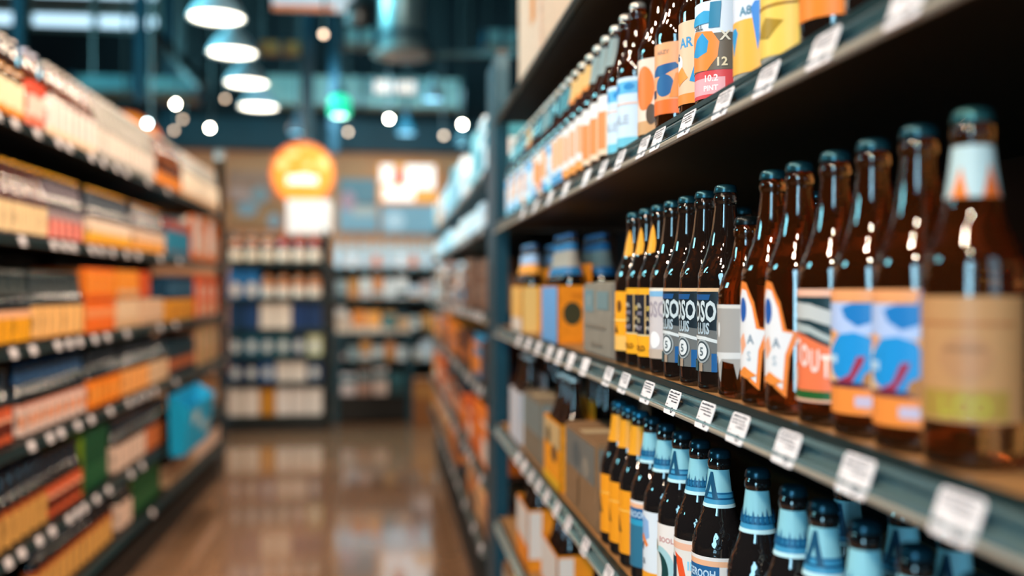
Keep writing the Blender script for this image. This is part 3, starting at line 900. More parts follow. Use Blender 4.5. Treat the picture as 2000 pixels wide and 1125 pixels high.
# ------------------------------------------------------------------ the rack behind the post: packs of many colours
PAL = {0: ['#dfe8f0', '#7fc4d6', '#f0923c', '#e6eef6', '#9fc8dc', '#3c8fa6'], 1: ['#e4ecf4', '#cfe0ee', '#e9eef4', '#f0dcd0', '#a9cfe0'], 2: ['#7d5a48', '#2f88b4', '#c98a5c', '#e9e0dc', '#5a3a2c', '#8a6a58'],
       3: ['#e8862a', '#2a2430', '#f08f26', '#3a90bc', '#d9782a', '#4a2a1c'], 4: ['#e06a26', '#f0842a', '#c2502a', '#e9d8cc', '#20303a'], 5: ['#c98a5a', '#d9a878', '#8a5a38', '#24323a', '#c9702c']}
CN = {'#dfe8f0': 'pale', '#7fc4d6': 'aqua', '#f0923c': 'orange', '#e6eef6': 'white', '#9fc8dc': 'light blue', '#3c8fa6': 'teal', '#e4ecf4': 'white', '#cfe0ee': 'pale blue', '#e9eef4': 'off-white', '#f0dcd0': 'cream', '#a9cfe0': 'light blue',
      '#7d5a48': 'brown', '#2f88b4': 'blue', '#c98a5c': 'tan', '#e9e0dc': 'white', '#5a3a2c': 'dark brown', '#8a6a58': 'brown', '#e8862a': 'orange', '#2a2430': 'black', '#f08f26': 'orange', '#3a90bc': 'blue', '#d9782a': 'burnt orange',
      '#4a2a1c': 'dark brown', '#e06a26': 'deep orange', '#f0842a': 'orange', '#c2502a': 'rust', '#e9d8cc': 'cream', '#20303a': 'dark', '#c98a5a': 'tan', '#d9a878': 'sand', '#8a5a38': 'brown', '#24323a': 'dark', '#c9702c': 'copper'}
for si, z in enumerate(FS):
    random.seed(100 + si)
    y = 3.40
    room = (FS[si - 1] - z - 0.06) if si else 0.30
    while y < 7.3:
        ln = random.uniform(0.13, 0.27)
        h = random.uniform(0.62, 0.92) * min(room, 0.26)
        if y + ln > 7.55:
            break
        if random.random() < 0.86:
            c = random.choice(PAL[si])
            c2 = random.choice(PAL[si])
            wr = '%s shelf behind the post' % ('uppermost second third fourth fifth bottom'.split()[si])
            carton('%s beer pack, %s of its colour on %s' % (CN[c], nth(CN[c], wr), wr), 0.348, 0.348 + 0.17, y, y + ln, z + 0.0005, h, c, -1, bands((0.12, 0.5, c2), (0.7, 0.78, c2)), bands((0.3, 0.6, c2)), 'beer packs on ' + wr, 'pack', 'beer_pack', False)
        y += ln + random.uniform(0.01, 0.03)

# ------------------------------------------------------------------ the rack across the aisle
BL = -1.13
seg = 14
style('L_sun', 'silver-cap bottle with orange label', 'brown', '#cfc6bd', (0.014, 0.135, '#f6b25a', [('r', -22, 20, 22, 90, '#f6e2bc'), ('r', -41, 0, 41, 12, '#f08a1c')]), None, seg=seg, span=74)
style('L_coral', 'silver-cap bottle with coral label', 'red', '#b9c2d8', (0.014, 0.135, '#f0785a', [('r', -41, 90, 41, 121, '#e2401c'), ('r', -20, 26, 20, 84, '#f7c8ba')]), None, seg=seg, span=74)
style('L_white', 'silver-cap bottle with white label', 'red', '#cfc9c2', (0.010, 0.120, '#f2e2da', [('r', -41, 0, 41, 24, '#f3cfae')]), None, seg=seg, span=74)
style('L_clear', 'pale bottle with silver cap', 'clear', '#cdc6c0', (0.030, 0.110, '#e2d2c6', []), None, seg=seg, span=120)
style('L_oran', 'orange label bottle', 'red', '#d9d0c6', (0.020, 0.14, '#ef8a2a', []), None, seg=seg, span=74)
style('L_cream', 'cream label pale bottle', 'clear', '#d9d2c9', (0.010, 0.13, '#f4e0c8', [('r', -41, 0, 41, 26, '#c99a70')]), None, seg=seg, span=74)
style('L_ycream', 'yellow-cap brown bottle with cream label', 'red', '#f0a51e', (0.012, 0.100, '#f6d3a0', [('r', -40, 0, -20, 88, '#f2a452')]), None, seg=seg, span=74)
style('L_pink', 'yellow-cap bottle with pink label', 'brown', '#f0a51e', (0.012, 0.104, '#e66a5e', [('r', -90, 62, 90, 92, '#9a8688'), ('r', -3, 0, 3, 62, '#f2b4a2')]), (0.150, 0.200, '#6a5e66', []), seg=seg, span=74)
style('L_lager', 'yellow-cap bottle with amber label', 'brown', '#eea52a', (0.012, 0.106, '#f5b02e', [('r', -90, 46, 90, 94, '#eccfb6'), ('r', -90, 0, 90, 10, '#e88a14')]), (0.150, 0.206, '#3c4550', []), seg=seg, span=74)
style('L_tanneck', 'brown bottle with tan amber label', 'brown', '#c07a28', (0.012, 0.106, '#f0a040', [('r', -90, 46, 90, 94, '#dcb89c')]), None, seg=seg, span=74)
style('L_gold', 'black-neck bottle with gold label', 'inky', '#47473f', (0.010, 0.104, '#f6a81c', [('r', -90, 72, 90, 94, '#f2b48a')]), (0.150, 0.21, '#2a3230', []), seg=seg, span=74)
style('L_buff', 'black-neck bottle with buff label', 'inky', '#47473f', (0.010, 0.112, '#f3b870', [('r', -90, 0, 90, 8, '#e09a50')]), (0.150, 0.21, '#272f30', []), seg=seg, span=74)
style('L_rose', 'blue-black bottle with pale pink label', 'inky', '#2a4a70', (0.010, 0.104, '#e6c8bc', [('r', -7, 24, 7, 62, '#e88a52'), ('r', -90, 84, 90, 94, '#e0947c')]), (0.165, 0.2, '#1d4266', []), seg=seg, span=74)
style('L_rust', 'dark bottle with rust label', 'inky', '#7a4a20', (0.010, 0.112, '#e0633a', [('r', -90, 20, 90, 60, '#5a1f14'), ('r', -90, 62, 90, 72, '#f2b090')]), None, seg=seg, span=74)
style('L_tang', 'dark bottle with bright orange label', 'inky', '#3a3a34', (0.008, 0.112, '#f5801c', [('r', -6, 20, 6, 80, '#f6a044')]), None, seg=seg, span=74)
style('L_apri', 'dark bottle with apricot label', 'inky', '#3a3a34', (0.008, 0.112, '#f0a25a', []), None, seg=seg, span=74)
style('L_tan', 'dark bottle with tan label', 'inky', '#4a3a2a', (0.008, 0.112, '#d9b28c', []), None, seg=seg, span=74)
style('L_honey', 'dark bottle with honey label', 'inky', '#50424a', (0.006, 0.116, '#dba155', [('r', -90, 94, 90, 110, '#a84a1c')]), None, seg=seg, span=74)
style('L_shell', 'tan-cap bottle with shell-white label', 'inky', '#e0b090', (0.008, 0.112, '#e0c0ac', []), None, seg=seg, span=74)
style('L_brick', 'tan-cap bottle with brick label', 'inky', '#d08a5a', (0.008, 0.112, '#c46a38', []), None, seg=seg, span=74)
LW = ['top shelf across the aisle', 'second shelf across the aisle', 'third shelf across the aisle', 'fourth shelf across the aisle', 'fifth shelf across the aisle', 'bottom shelf across the aisle']


LASTY = {}


def lrun(si, px0, px1, key, gap=0.0755, rz=55):
    y = max(y_at(px0, BL), LY0 + 0.05, LASTY.get(si, 0) + gap)
    y1 = min(y_at(px1, BL) - 0.035, LY1 - 0.05)
    while y < y1:
        o = bottle(key, BL, y, LS[si] + 0.0005, math.radians(rz + random.uniform(-6, 6)), LW[si])
        if si == 0:
            o.scale = (1.15, 1.15, 1.12)
        LASTY[si] = y
        y += gap


random.seed(11)
lrun(0, -60, 42, 'L_sun')
lrun(0, 46, 82, 'L_coral')
lrun(0, 86, 172, 'L_white')
lrun(0, 176, 292, 'L_clear')
lrun(0, 297, 346, 'L_oran')
lrun(0, 352, 440, 'L_cream')
lrun(1, -60, 84, 'L_ycream')
lrun(1, 89, 158, 'L_pink')
lrun(1, 168, 252, 'L_lager')
lrun(1, 257, 318, 'L_tanneck')
lrun(2, -60, 55, 'L_gold')
lrun(2, 60, 158, 'L_buff')
lrun(3, -60, 26, 'L_rust')
lrun(3, 31, 160, 'L_rose')
lrun(3, 168, 230, 'L_tang')
lrun(3, 235, 285, 'L_apri')
lrun(3, 288, 322, 'L_tan')
lrun(4, -60, 80, 'L_honey')
lrun(4, 86, 160, 'L_rust')
lrun(4, 218, 275, 'L_shell')
lrun(4, 280, 320, 'L_brick')
lrun(5, 60, 215, 'L_honey')
lrun(5, 225, 252, 'L_shell')
lrun(5, 318, 372, 'L_tan')
lrun(5, 376, 440, 'L_shell')


def lpack(si, px0, px1, h, col, label, side=None, end=None, z=None, n=1, name='beer_carton', depth=0.24):
    ya, yb = y_at(px0, LX - 0.03), y_at(px1, LX - 0.03)
    for k in range(n):
        a = ya + (yb - ya) * k / n
        b = ya + (yb - ya) * (k + 1) / n - 0.008
        lb = label if n == 1 else label.replace('%', ORD[k + 1])
        carton(lb, LX - 0.03 - depth, LX - 0.03, a, b, (LS[si] if z is None else z) + 0.0005, h, col, 1, side, end, None if n == 1 else label.replace(', % along', 's').replace(' % along', ''), 'carton', name, False)


# second shelf, far bays
lpack(1, 326, 372, 0.20, '#2487a8', 'blue carton with red top, % along second shelf across the aisle', bands((0.72, 0.98, '#b5482c'), (0.1, 0.2, '#5a4038')), bands((0.72, 0.98, '#b5482c')), n=2)
lpack(1, 376, 427, 0.27, '#f07a2a', 'tall white and orange carton, % along second shelf across the aisle', lambda w, h: [('r', -w * .4, h * .2, 0, h * .95, '#f6efe6'), ('r', w * .1, h * .1, w * .4, h * .6, '#f6c0a0')], lambda w, h: [('r', -w * .4, h * .2, w * .4, h * .95, '#f6ece0')], n=2)
# third shelf: two tiers of small cartons
for tier, zt in ((0, None), (1, LS[2] + 0.127)):
    tn = ['lower tier', 'upper tier'][tier]
    lpack(2, 168, 226, 0.120, '#f4701c', 'bright orange carton, %% along %s of third shelf across aisle' % tn, bands((0.5, 0.75, '#f79a5a')) if tier == 0 else bands((0.2, 0.9, '#f58a14')), bands((0.1, 0.9, '#f4801c')), zt, 3, depth=0.2)
    lpack(2, 230, 272, 0.120, '#e6c29c' if tier == 0 else '#f0902a', ('cream' if tier == 0 else 'amber') + ' carton, %% along %s of third shelf across aisle' % tn, bands((0.1, 0.3, '#d9a878')), None, zt, 2, depth=0.2)
    if tier == 0:
        lpack(2, 276, 320, 0.120, '#dfb592', 'tan carton, % along lower tier of third shelf across aisle', bands((0.1, 0.2, '#b98a60')), None, zt, 2, depth=0.2)
    else:
        lpack(2, 276, 294, 0.120, '#d4521c', 'rust red carton on upper tier of third shelf across aisle', None, None, zt, 1, depth=0.2)
lpack(2, 328, 380, 0.11, '#e99a26', 'golden carton, % along third shelf across the aisle', bands((0.3, 0.6, '#d98414')), None, n=2)
lpack(2, 328, 380, 0.12, '#16405c', 'navy carton on the golden cartons, % along third shelf', bands((0.3, 0.6, '#1f5f80')), None, LS[2] + 0.113, 2)
lpack(2, 386, 427, 0.25, '#f0622a', 'orange and cream pack, % along third shelf across the aisle', lambda w, h: [('e', -w * .2, h * .6, w * .2, h * .2, '#f6d8c0'), ('r', -w * .45, 0, w * .1, h * .35, '#f2c09a')], lambda w, h: [('e', 0, h * .5, w * .3, h * .3, '#f6d0b4')], n=3, name='beer_pack')
# fourth shelf, far bays
lpack(3, 328, 382, 0.18, '#12303c', 'dark teal carton, % along fourth shelf across the aisle', bands((0.2, 0.5, '#c2622a')), None, n=3)
lpack(3, 388, 427, 0.24, '#d9a07a', 'sand carton with green edge, % along fourth shelf across the aisle', lambda w, h: [('r', -w * .45, 0, -w * .25, h * .97, '#5f9a28'), ('e', w * .1, h * .6, w * .2, h * .2, '#f0c4a0')], None, n=3)
# fifth and bottom shelves
lpack(4, 166, 212, 0.24, '#0d4a2c', 'dark green carton with lime edge on fifth shelf across aisle', bands((0.1, 0.4, '#0b5a34')), lambda w, h: [('r', w * .2, 0, w * .48, h * .97, '#7a9a1e'), ('r', w * .1, h * .5, w * .25, h * .75, '#c9602a')])
lpack(4, 402, 427, 0.20, '#a8764e', 'tan carton, % along fifth shelf across the aisle', bands((0.2, 0.5, '#d9b08a')), None, n=3)
lpack(5, 258, 312, 0.22, '#0c4a26', 'dark green carton with lime edge on bottom shelf across aisle', bands((0.1, 0.4, '#0a5a30')), lambda w, h: [('r', w * .15, 0, w * .48, h * .97, '#8a8a22')])
# a sky blue promotional bag hung over the fifth shelf
yb0, yb1 = y_at(328, LX + 0.03), y_at(384, LX + 0.03)
t = thing('display_bin', 'bright sky blue cardboard display bin hung on the opposite rack', 'display bin', (LX + 0.028, (yb0 + yb1) / 2, LS[4] - 0.055))
hl = (yb1 - yb0) / 2
SKYC = card('#14a4d6')
mb = MB()
mb.add([(0.004, -hl, 0.30), (0.004, hl, 0.30), (0.10, hl, 0.24), (0.10, -hl, 0.24), (0.004, -hl * .9, 0.0), (0.004, hl * .9, 0.0), (0.07, hl * .9, 0.0), (0.07, -hl * .9, 0.0)],
       [(0, 1, 5, 4), (3, 7, 6, 2), (0, 4, 7, 3), (1, 2, 6, 5), (4, 5, 6, 7)], SKYC)
mb.build('bin_body', t)
for a_, b_, z0_, z1_ in ((-0.6, -0.1, 0.20, 0.14), (0.1, 0.7, 0.12, 0.07)):
    xo = lambda z: 0.0715 + 0.03 * z / 0.24
    MB().add([(xo(z0_), hl * a_, z0_), (xo(z0_), hl * b_, z0_), (xo(z1_), hl * b_, z1_), (xo(z1_), hl * a_, z1_)], [(0, 3, 2, 1)], paper('#bcd9de')).build('front_print', t)
# price tags across the aisle
TG = [((-30, -2, 33, 76, 118, 138, 182, 205, 230, 250, 292, 330), 0), ((47, 108, 128, 146, 182, 200, 222, 250, 272, 315, 352), 1), ((30, 68, 116, 138, 158, 188, 212, 250, 315, 345), 2), ((65, 101, 122, 155, 181, 218, 254, 272, 288, 305, 345), 3),
      ((20, 46, 80, 105, 138, 154, 168, 191, 215, 258, 280), 4), ((300,), 5)]
for pxs, si in TG:
    tags_px(pxs, LX, LS[si], 1, ('top second third fourth fifth bottom'.split()[si]) + ' rail across the aisle', False)

# ------------------------------------------------------------------ end-of-aisle display (six shelves of jugs and packs)
def free_rack(name, label, x0, x1, y0, y1, shelves, back, hgt, post_m, base=0.1, posts=True, solid_back=True):
    t = thing(name, label, 'shelving', ((x0 + x1) / 2, (y0 + y1) / 2, 0))
    ox, oy = (x0 + x1) / 2, (y0 + y1) / 2
    a, b = (x1 - x0) / 2, (y1 - y0) / 2
    if solid_back:
        MB().box(-a, a, b - 0.02, b, 0, back, BLACK).build('back_panel', t)
    if base:
        MB().box(-a, a, -b, b - 0.02, 0, base, BLACK).build('base', t)
    if posts:
        for sx in (-1, 1):
            for sy in (-1, 1):
                xx = sx * (a - 0.02)
                yy = sy * (b - 0.02) - (0.025 if sy > 0 and solid_back else 0)
                MB().box(xx - 0.02, xx + 0.02, yy - 0.02, yy + 0.02, base, hgt, post_m).build('post', t)
    for z in shelves:
        sh = MB().box(-a + 0.005, a - 0.005, -b + 0.01, b - 0.02, z - 0.02, z, BLACK).build('shelf', t)
        MB().box(-a, a, -b - 0.006, -b + 0.01, z - 0.032, z + 0.004, RAILDARK).build('price_rail', sh)
    return t


EX0, EX1, EY0, EY1 = -1.42, -0.51, 8.85, 9.35
ES = [1.480, 1.165, 0.895, 0.655, 0.430, 0.135]
free_rack('display_rack', 'black end-of-aisle display rack under the round orange sign', EX0, EX1, EY0, EY1, ES, 1.72, 1.76, STEEL, 0.10)
style('E_jug', 'brown jug with cream label', 'red', '#e6dcd0', (0.012, 0.098, '#e9d9c4', []), (0.150, 0.195, '#c07a4c', []), 'jug', 14, 150, cat='jug')
style('E_redjug', 'red-neck jug with white label', 'red', '#b02a22', (0.012, 0.098, '#f2e6d8', []), (0.150, 0.222, '#b0322a', []), 'jug', 14, 150, cat='jug')
style('E_tanjug', 'tan jug with white label', 'red', '#2c4434', (0.012, 0.090, '#ece4da', [('r', -150, 78, 150, 122, '#d08a5a')]), (0.150, 0.195, '#b0764c', []), 'jug', 14, 150, cat='jug')
pitch = (EX1 - EX0 - 0.10) / 6
for c in range(6):
    x = EX0 + 0.05 + pitch * (c + 0.5)
    bottle('E_jug' if c < 3 else 'E_redjug', x, EY0 + 0.075, ES[0] + 0.0005, 0, 'top shelf of end display', name='jug')
    if c >= 2:
        bottle('E_tanjug', x, EY0 + 0.075, ES[1] + 0.0005, 0, 'second shelf of end display', name='jug')
rows = {1: ['#1f6fae', '#1d6aa6'], 2: ['#12385c', '#163e6e', '#e6d9cc', '#e6d9cc', '#16386a', '#153562'], 3: ['#12485e', '#14627e', '#175a70', '#2a5f6a', '#14365a', '#c9d0a8'], 4: ['#14305a', '#122c50', '#1c5a9a', '#dcd6d0', '#e0dad4', '#1a3c68'], 5: ['#e0d6cc', '#e6dcd4', '#c9892c', '#e4dedc', '#dad4d2', '#dedad8']}
RN = ['top', 'second', 'third', 'fourth', 'fifth', 'bottom']
EN = {'#1f6fae': 'blue', '#1d6aa6': 'blue', '#e6d9cc': 'cream', '#12385c': 'navy', '#163e6e': 'navy', '#16386a': 'navy', '#153562': 'navy', '#12485e': 'teal', '#14627e': 'teal', '#175a70': 'teal', '#2a5f6a': 'grey teal', '#14365a': 'navy', '#c9d0a8': 'pale green',
      '#14305a': 'navy', '#122c50': 'navy', '#1c5a9a': 'bright blue', '#dcd6d0': 'white', '#e0dad4': 'white', '#1a3c68': 'navy', '#e0d6cc': 'white', '#e6dcd4': 'white', '#c9892c': 'ochre', '#e4dedc': 'white', '#dad4d2': 'white', '#dedad8': 'white'}
for r, cols in rows.items():
    for c, h in enumerate(cols):
        x = EX0 + 0.05 + pitch * (c + 0.5)
        hh = min(0.235, ES[r - 1] - ES[r] - 0.05)
        carton('%s pack on %s shelf of end display, column %s from the wall side' % (EN[h], RN[r], ORD[c + 1]) if False else '%s pack on %s shelf of end display, %s of six across' % (EN[h], RN[r], ORD[c + 1]), x - pitch * .46, x + pitch * .46, EY0 + 0.045, EY0 + 0.28, ES[r] + 0.0005, hh, h, -1, None,
               (lambda w, hh_: [('e', 0, hh_ * .45, w * .3, hh_ * .28, '#cfd6d8')]) if r in (3, 4) and EN[h] not in ('white',) else ((lambda w, hh_: [('e', 0, hh_ * .3, w * .34, hh_ * .26, '#d9d2c8')]) if r == 1 else None), 'packs on the end display', 'pack', 'beer_pack', False)
# white board and round sign above it
t = thing('sign_board', 'white signboard standing on the end display below the round orange sign', 'sign', (0, 0, 0))
p0, p1 = at(562, 456, 8.95), at(648, 398, 8.95)
t.location = ((p0.x + p1.x) / 2, EY0 + 0.2, 1.48)
hw = (p1.x - p0.x) / 2
MB().box(-hw, hw, 0, 0.02, 0.255, 0.56, paper('#eeecf2'), 0.003).build('board', t)
for sx in (-1, 1):
    MB().box(sx * hw * 0.8 - 0.008, sx * hw * 0.8 + 0.008, 0.02, 0.036, 0.0005, 0.56, STEEL).build('support', t)


def round_sign(label, c, r, post_to, tilt=0.0):
    t = thing('round_sign', label, 'sign', (c.x, c.y, c.z), tilt)
    ORG = mat('emissive_orange_face', '#f28a14', 0.4, emit='#ff7c08', es=0.5)  # sign face and prints carry a weak emission
    n = 48
    ring = [(r * math.cos(2 * PI * i / n), r * math.sin(2 * PI * i / n)) for i in range(n)]
    mb = MB()
    mb.add([(x, -0.03, z) for x, z in ring] + [(x, 0.03, z) for x, z in ring], [tuple(range(n)), tuple(range(n, 2 * n))[::-1]] + [(i, n + i, n + (i + 1) % n, (i + 1) % n) for i in range(n)], ORG)
    mb.build('sign_face', t)
    mb = MB()
    for rr in (r * 0.97, r * 1.03):
        pass
    vs, fs = [], []
    for i in range(n):
        a = 2 * PI * i / n
        for rr, yy in ((r * 0.95, -0.034), (r * 1.02, -0.034), (r * 1.02, 0.034), (r * 0.95, 0.034)):
            vs.append((rr * math.cos(a), yy, rr * math.sin(a)))
    for i in range(n):
        j = (i + 1) % n
        for k in range(4):
            q = (k + 1) % 4
            fs.append((i * 4 + k, j * 4 + k, j * 4 + q, i * 4 + q))
    mb.add(vs, fs, mat('orange_rim', '#e8641c', 0.4))
    mb.build('rim', t)
    lit = mat('emissive_white_print', '#fff3e2', 0.5, emit='#fff0dc', es=0.75)
    pale = mat('emissive_pale_print', '#ffc07a', 0.5, emit='#ffb060', es=0.35)
    mb = MB()
    k = r / 0.30
    mb.add([(x * k, -0.0315, z * k) for x, z in ((-0.15, -0.10), (0.14, -0.10), (0.14, -0.02), (0.06, -0.02), (0.06, -0.005), (-0.05, -0.005), (-0.05, -0.02), (-0.15, -0.02))], [tuple(range(8))], lit)
    for cx, cz, rx, rz_ in ((-0.19, 0.09, 0.055, 0.05), (0.19, 0.10, 0.05, 0.06), (-0.10, 0.19, 0.06, 0.035), (0.05, 0.08, 0.035, 0.03), (0.0, 0.26, 0.03, 0.012)):
        mb.add([((cx + rx * math.cos(q * PI / 10)) * k, -0.0315, (cz + rz_ * math.sin(q * PI / 10)) * k) for q in range(20)], [tuple(range(20))], pale)
    mb.build('sign_print', t)
    MB().tube([(0, 0.045, r * 0.6), (0, 0.045, post_to - c.z)], 0.014, 8, STEEL).build('support_rod', t)
    return t


c = at(592, 340, 9.0)
round_sign('round orange sign above the end-of-aisle display', c, 61 * 9.0 / F, ZC)
c = at(242, 292, 9.0)
round_sign('round orange sign half hidden behind the opposite rack top', c, 72 * 9.0 / F, ZC)

# ------------------------------------------------------------------ teal-legged table of packs, and the blue-lit rack behind it
t = thing('display_table', 'low display table with teal steel legs beyond the aisle end', 'table', (0, 0, 0))
TX0, TX1, TY0, TY1, TZ = -0.50, 0.25, 9.3, 9.95, 0.835
MB().box(TX0, TX1, TY0, TY1, TZ - 0.05, TZ, TEALSTEEL, 0.004).build('tabletop', t)
for x in (TX0 + 0.03, TX1 - 0.03):
    for y in (TY0 + 0.03, TY1 - 0.03):
        MB().box(x - 0.03, x + 0.03, y - 0.03, y + 0.03, 0, TZ - 0.05, TEALSTEEL, 0.003).build('leg', t)
MB().box(TX0 + 0.06, TX1 - 0.06, TY0 + 0.03, TY1 - 0.03, 0.22, 0.25, BLACK).build('lower_shelf', t)
MB().box(TX0 + 0.06, TX1 - 0.06, TY0 + 0.05, TY1 - 0.03, 0.02, 0.22, BLACK).build('kick_panel', t)
for k, (h, hh, nm) in enumerate((('#c9c0b8', 0.17, 'pale grey'), ('#e2944a', 0.2, 'orange'), ('#f0b060', 0.19, 'golden'), ('#3c7f8c', 0.15, 'teal'), ('#d9b894', 0.13, 'sand'))):
    x = TX0 + 0.04 + k * 0.14
    carton('%s pack standing on the teal-legged display table' % nm, x, x + 0.125, TY0 + 0.04, TY0 + 0.24, TZ + 0.0005, hh, h, -1, None, bands((0.0, 0.3, '#d9d2c8')), 'packs on the display table', 'pack', 'beer_pack', False)
for k, (h, hh, nm) in enumerate((('#c9c4cc', 0.19, 'pale lilac'), ('#a88a80', 0.22, 'dusty brown'), ('#d9c8c4', 0.24, 'pale pink'), ('#2a4f58', 0.2, 'dark teal'))):
    x = TX0 + 0.08 + k * 0.15
    carton('%s pack on lower shelf of the teal-legged table' % nm, x, x + 0.13, TY0 + 0.06, TY0 + 0.26, 0.2505, hh, h, -1, None, bands((0.6, 0.9, '#2f6f80')), 'packs under the display table', 'pack', 'beer_pack', False)
BX0, BX1, BY0, BY1 = -0.62, 0.95, 11.4, 11.9
BS = [1.470, 1.130, 0.780, 0.42]
free_rack('bottle_rack', 'dark rack of pale bottles under cool light by the back wall', BX0, BX1, BY0, BY1, BS, 1.5, 1.52, STEEL, 0.1)
style('B_ice', 'pale blue tall bottle', 'ice', '#cfe2ee', (0.03, 0.13, '#cfe0ee', []), None, 'tall', 14, 150)
style('B_pink', 'pale tall bottle with pink label', 'ice', '#e0a8a4', (0.03, 0.15, '#e8a49c', []), None, 'tall', 14, 150)
style('B_white', 'frosted tall bottle, white label', 'ice', '#e8eef6', (0.02, 0.16, '#eef2fa', []), None, 'tall', 14, 150)
random.seed(5)
for k in range(11):
    bottle(['B_ice', 'B_white', 'B_ice', 'B_pink', 'B_ice', 'B_white', 'B_pink', 'B_ice', 'B_white', 'B_pink', 'B_white'][k], BX0 + 0.09 + k * 0.14, BY0 + 0.09, BS[0] + 0.0005, 0, 'cool-lit back rack', name='wine_bottle', group='bottles on the cool-lit back rack')
BC = ['#c9ced8', '#2f4650', '#d98a5a', '#c9a8a0', '#9aa6a8', '#d9d2d0', '#2a3f48', '#c9884c', '#e0d6d2', '#b98a5a', '#d9d4d0']
for r in (1, 2, 3):
    for k in range(11):
        h = BC[(k * 3 + r * 4) % 11]
        x = BX0 + 0.05 + k * 0.138
        if x + 0.115 > BX1 - 0.05:
            break
        carton('small pack on %s shelf of cool-lit back rack, %s across' % (RN[r], ORD[k + 1]), x, x + 0.115, BY0 + 0.03, BY0 + 0.2, BS[r] + 0.0005, random.uniform(0.14, 0.25), h, -1, None, bands((0.1, 0.35, BC[(k + r) % 11])), 'packs on the cool-lit back rack', 'pack', 'beer_pack', False)
# brown cases on the floor at the foot of the far racks
for k, (px, py, d) in enumerate(((838, 800, 9.0), (896, 760, 9.3))):
    p = at(px, py, d)
    carton(['brown case on the floor beside the far rack end', 'second brown case on the floor behind the first'][k], p.x - 0.14, p.x + 0.12, p.y, p.y + 0.3, 0.0005, [0.42, 0.5][k], '#8a5630', -1, None, bands((0.6, 0.9, '#a5703c')))

# ------------------------------------------------------------------ signs and boards on the back wall
YW = Y1 - 0.03


def wall_panel(name, label, cat, px0, py0, px1, py1, m, extras=(), depth=None):
    d = depth or (YW / CT)
    a, b = at(px0, py1, d), at(px1, py0, d)
    # project on the wall plane
    y = YW
    xa, xb = (a.x) * y / a.y, (b.x) * y / b.y
    za, zb = EYE + (a.z - EYE) * y / a.y, EYE + (b.z - EYE) * y / b.y
    t = thing(name, label, cat, ((xa + xb) / 2, y, za))
    w, h = xb - xa, zb - za
    MB().box(-w / 2, w / 2, -0.04, 0.03, 0, h, m, 0.004).build('panel_face', t)
    if extras:
        mb = MB()
        for k, (kind, a0, b0, a1, b1, mm) in enumerate(extras):
            yy = -0.0405 - 0.001 * (k + 1)
            if kind == 'r':
                mb.add([(a0 * w - w / 2, yy, b0 * h), (a1 * w - w / 2, yy, b0 * h), (a1 * w - w / 2, yy, b1 * h), (a0 * w - w / 2, yy, b1 * h)], [(0, 1, 2, 3)], mm)
            else:
                mb.add([((a0 + a1 * math.cos(q * PI / 10)) * w - w / 2, yy, (b0 + b1 * math.sin(q * PI / 10)) * h) for q in range(20)], [tuple(range(20))], mm)
        mb.build('panel_print', t)
    return t


LITW = mat('lit_white_face', '#fff4ee', 0.5, emit='#fff0ea', es=1.0)
wall_panel('lit_sign', 'glowing white and amber sign high on the back wall', 'sign', 739, 322, 852, 396, mat('lit_amber_face', '#e89a3c', 0.5, emit='#ffa84a', es=0.55),
           (('r', 0.04, 0.5, 0.26, 0.97, LITW), ('r', 0.46, 0.36, 0.97, 0.97, LITW), ('r', 0.08, 0.06, 0.62, 0.42, LITW), ('r', 0.28, 0.5, 0.44, 0.84, mat('lit_red_face', '#d8402c', 0.5, emit='#e0402c', es=0.45))))
GB = mat('grey_blue_board', '#7f9aa4', 0.6, noise=0.08, scale=3)
PB = mat('pale_blue_board', '#9dbccb', 0.6, noise=0.08, scale=3)
wall_panel('wall_board', 'grey-blue wall board between the orange sign and the glowing sign', 'board', 664, 350, 736, 398, GB, (('e', 0.22, 0.1, 0.2, 0.4, mat('dusty_pink_print', '#d9a4ae', 0.6)),))
wall_panel('wall_board', 'pale blue wall board with a cream strip below the grey-blue board', 'board', 662, 402, 738, 452, PB, (('r', 0.35, 0.62, 0.97, 0.97, mat('cream_strip', '#dccfc6', 0.6)),))
wall_panel('wall_board', 'large pale blue panel in place of lit cooler glass, under the glowing sign', 'board', 745, 402, 884, 456, PB, (('e', 0.18, 0.45, 0.14, 0.34, mat('white_spot', '#dfe8f2', 0.6)),))  # pale blue colour stands in for lit cooler glass
wall_panel('poster', 'faded pink and tan poster on the tan back wall', 'poster', 446, 336, 532, 392, mat('dusty_tan_poster', '#b98a74', 0.7, noise=0.15, scale=6), (('r', 0.05, 0.05, 0.5, 0.4, mat('faded_pink', '#cfa79c', 0.7)), ('e', 0.72, 0.2, 0.2, 0.3, mat('faded_grey', '#9aa3a6', 0.7))))
wall_panel('poster', 'orange-tan poster low on the back wall beside the display', 'poster', 446, 396, 552, 446, mat('orange_tan_poster', '#b9845a', 0.7, noise=0.12, scale=6), (('e', 0.35, 0.75, 0.2, 0.3, mat('faded_blue', '#98aab4', 0.7)), ('e', 0.85, 0.3, 0.12, 0.3, mat('faded_blue', '#98aab4', 0.7))))
t = thing('rail_post', 'dark post with a pale tip at the far end of the opposite rack', 'post', (at(441, 560, 7.1).x, 7.05, 0))
MB().tube([(0, 0, 0), (0, 0, 2.13)], 0.028, 10, BLACK).build('post_shaft', t)
MB().tube([(0, 0, 2.13), (0, 0, 2.20)], 0.034, 10, mat('grey_tip', '#8a8f90', 0.5)).build('post_tip', t)

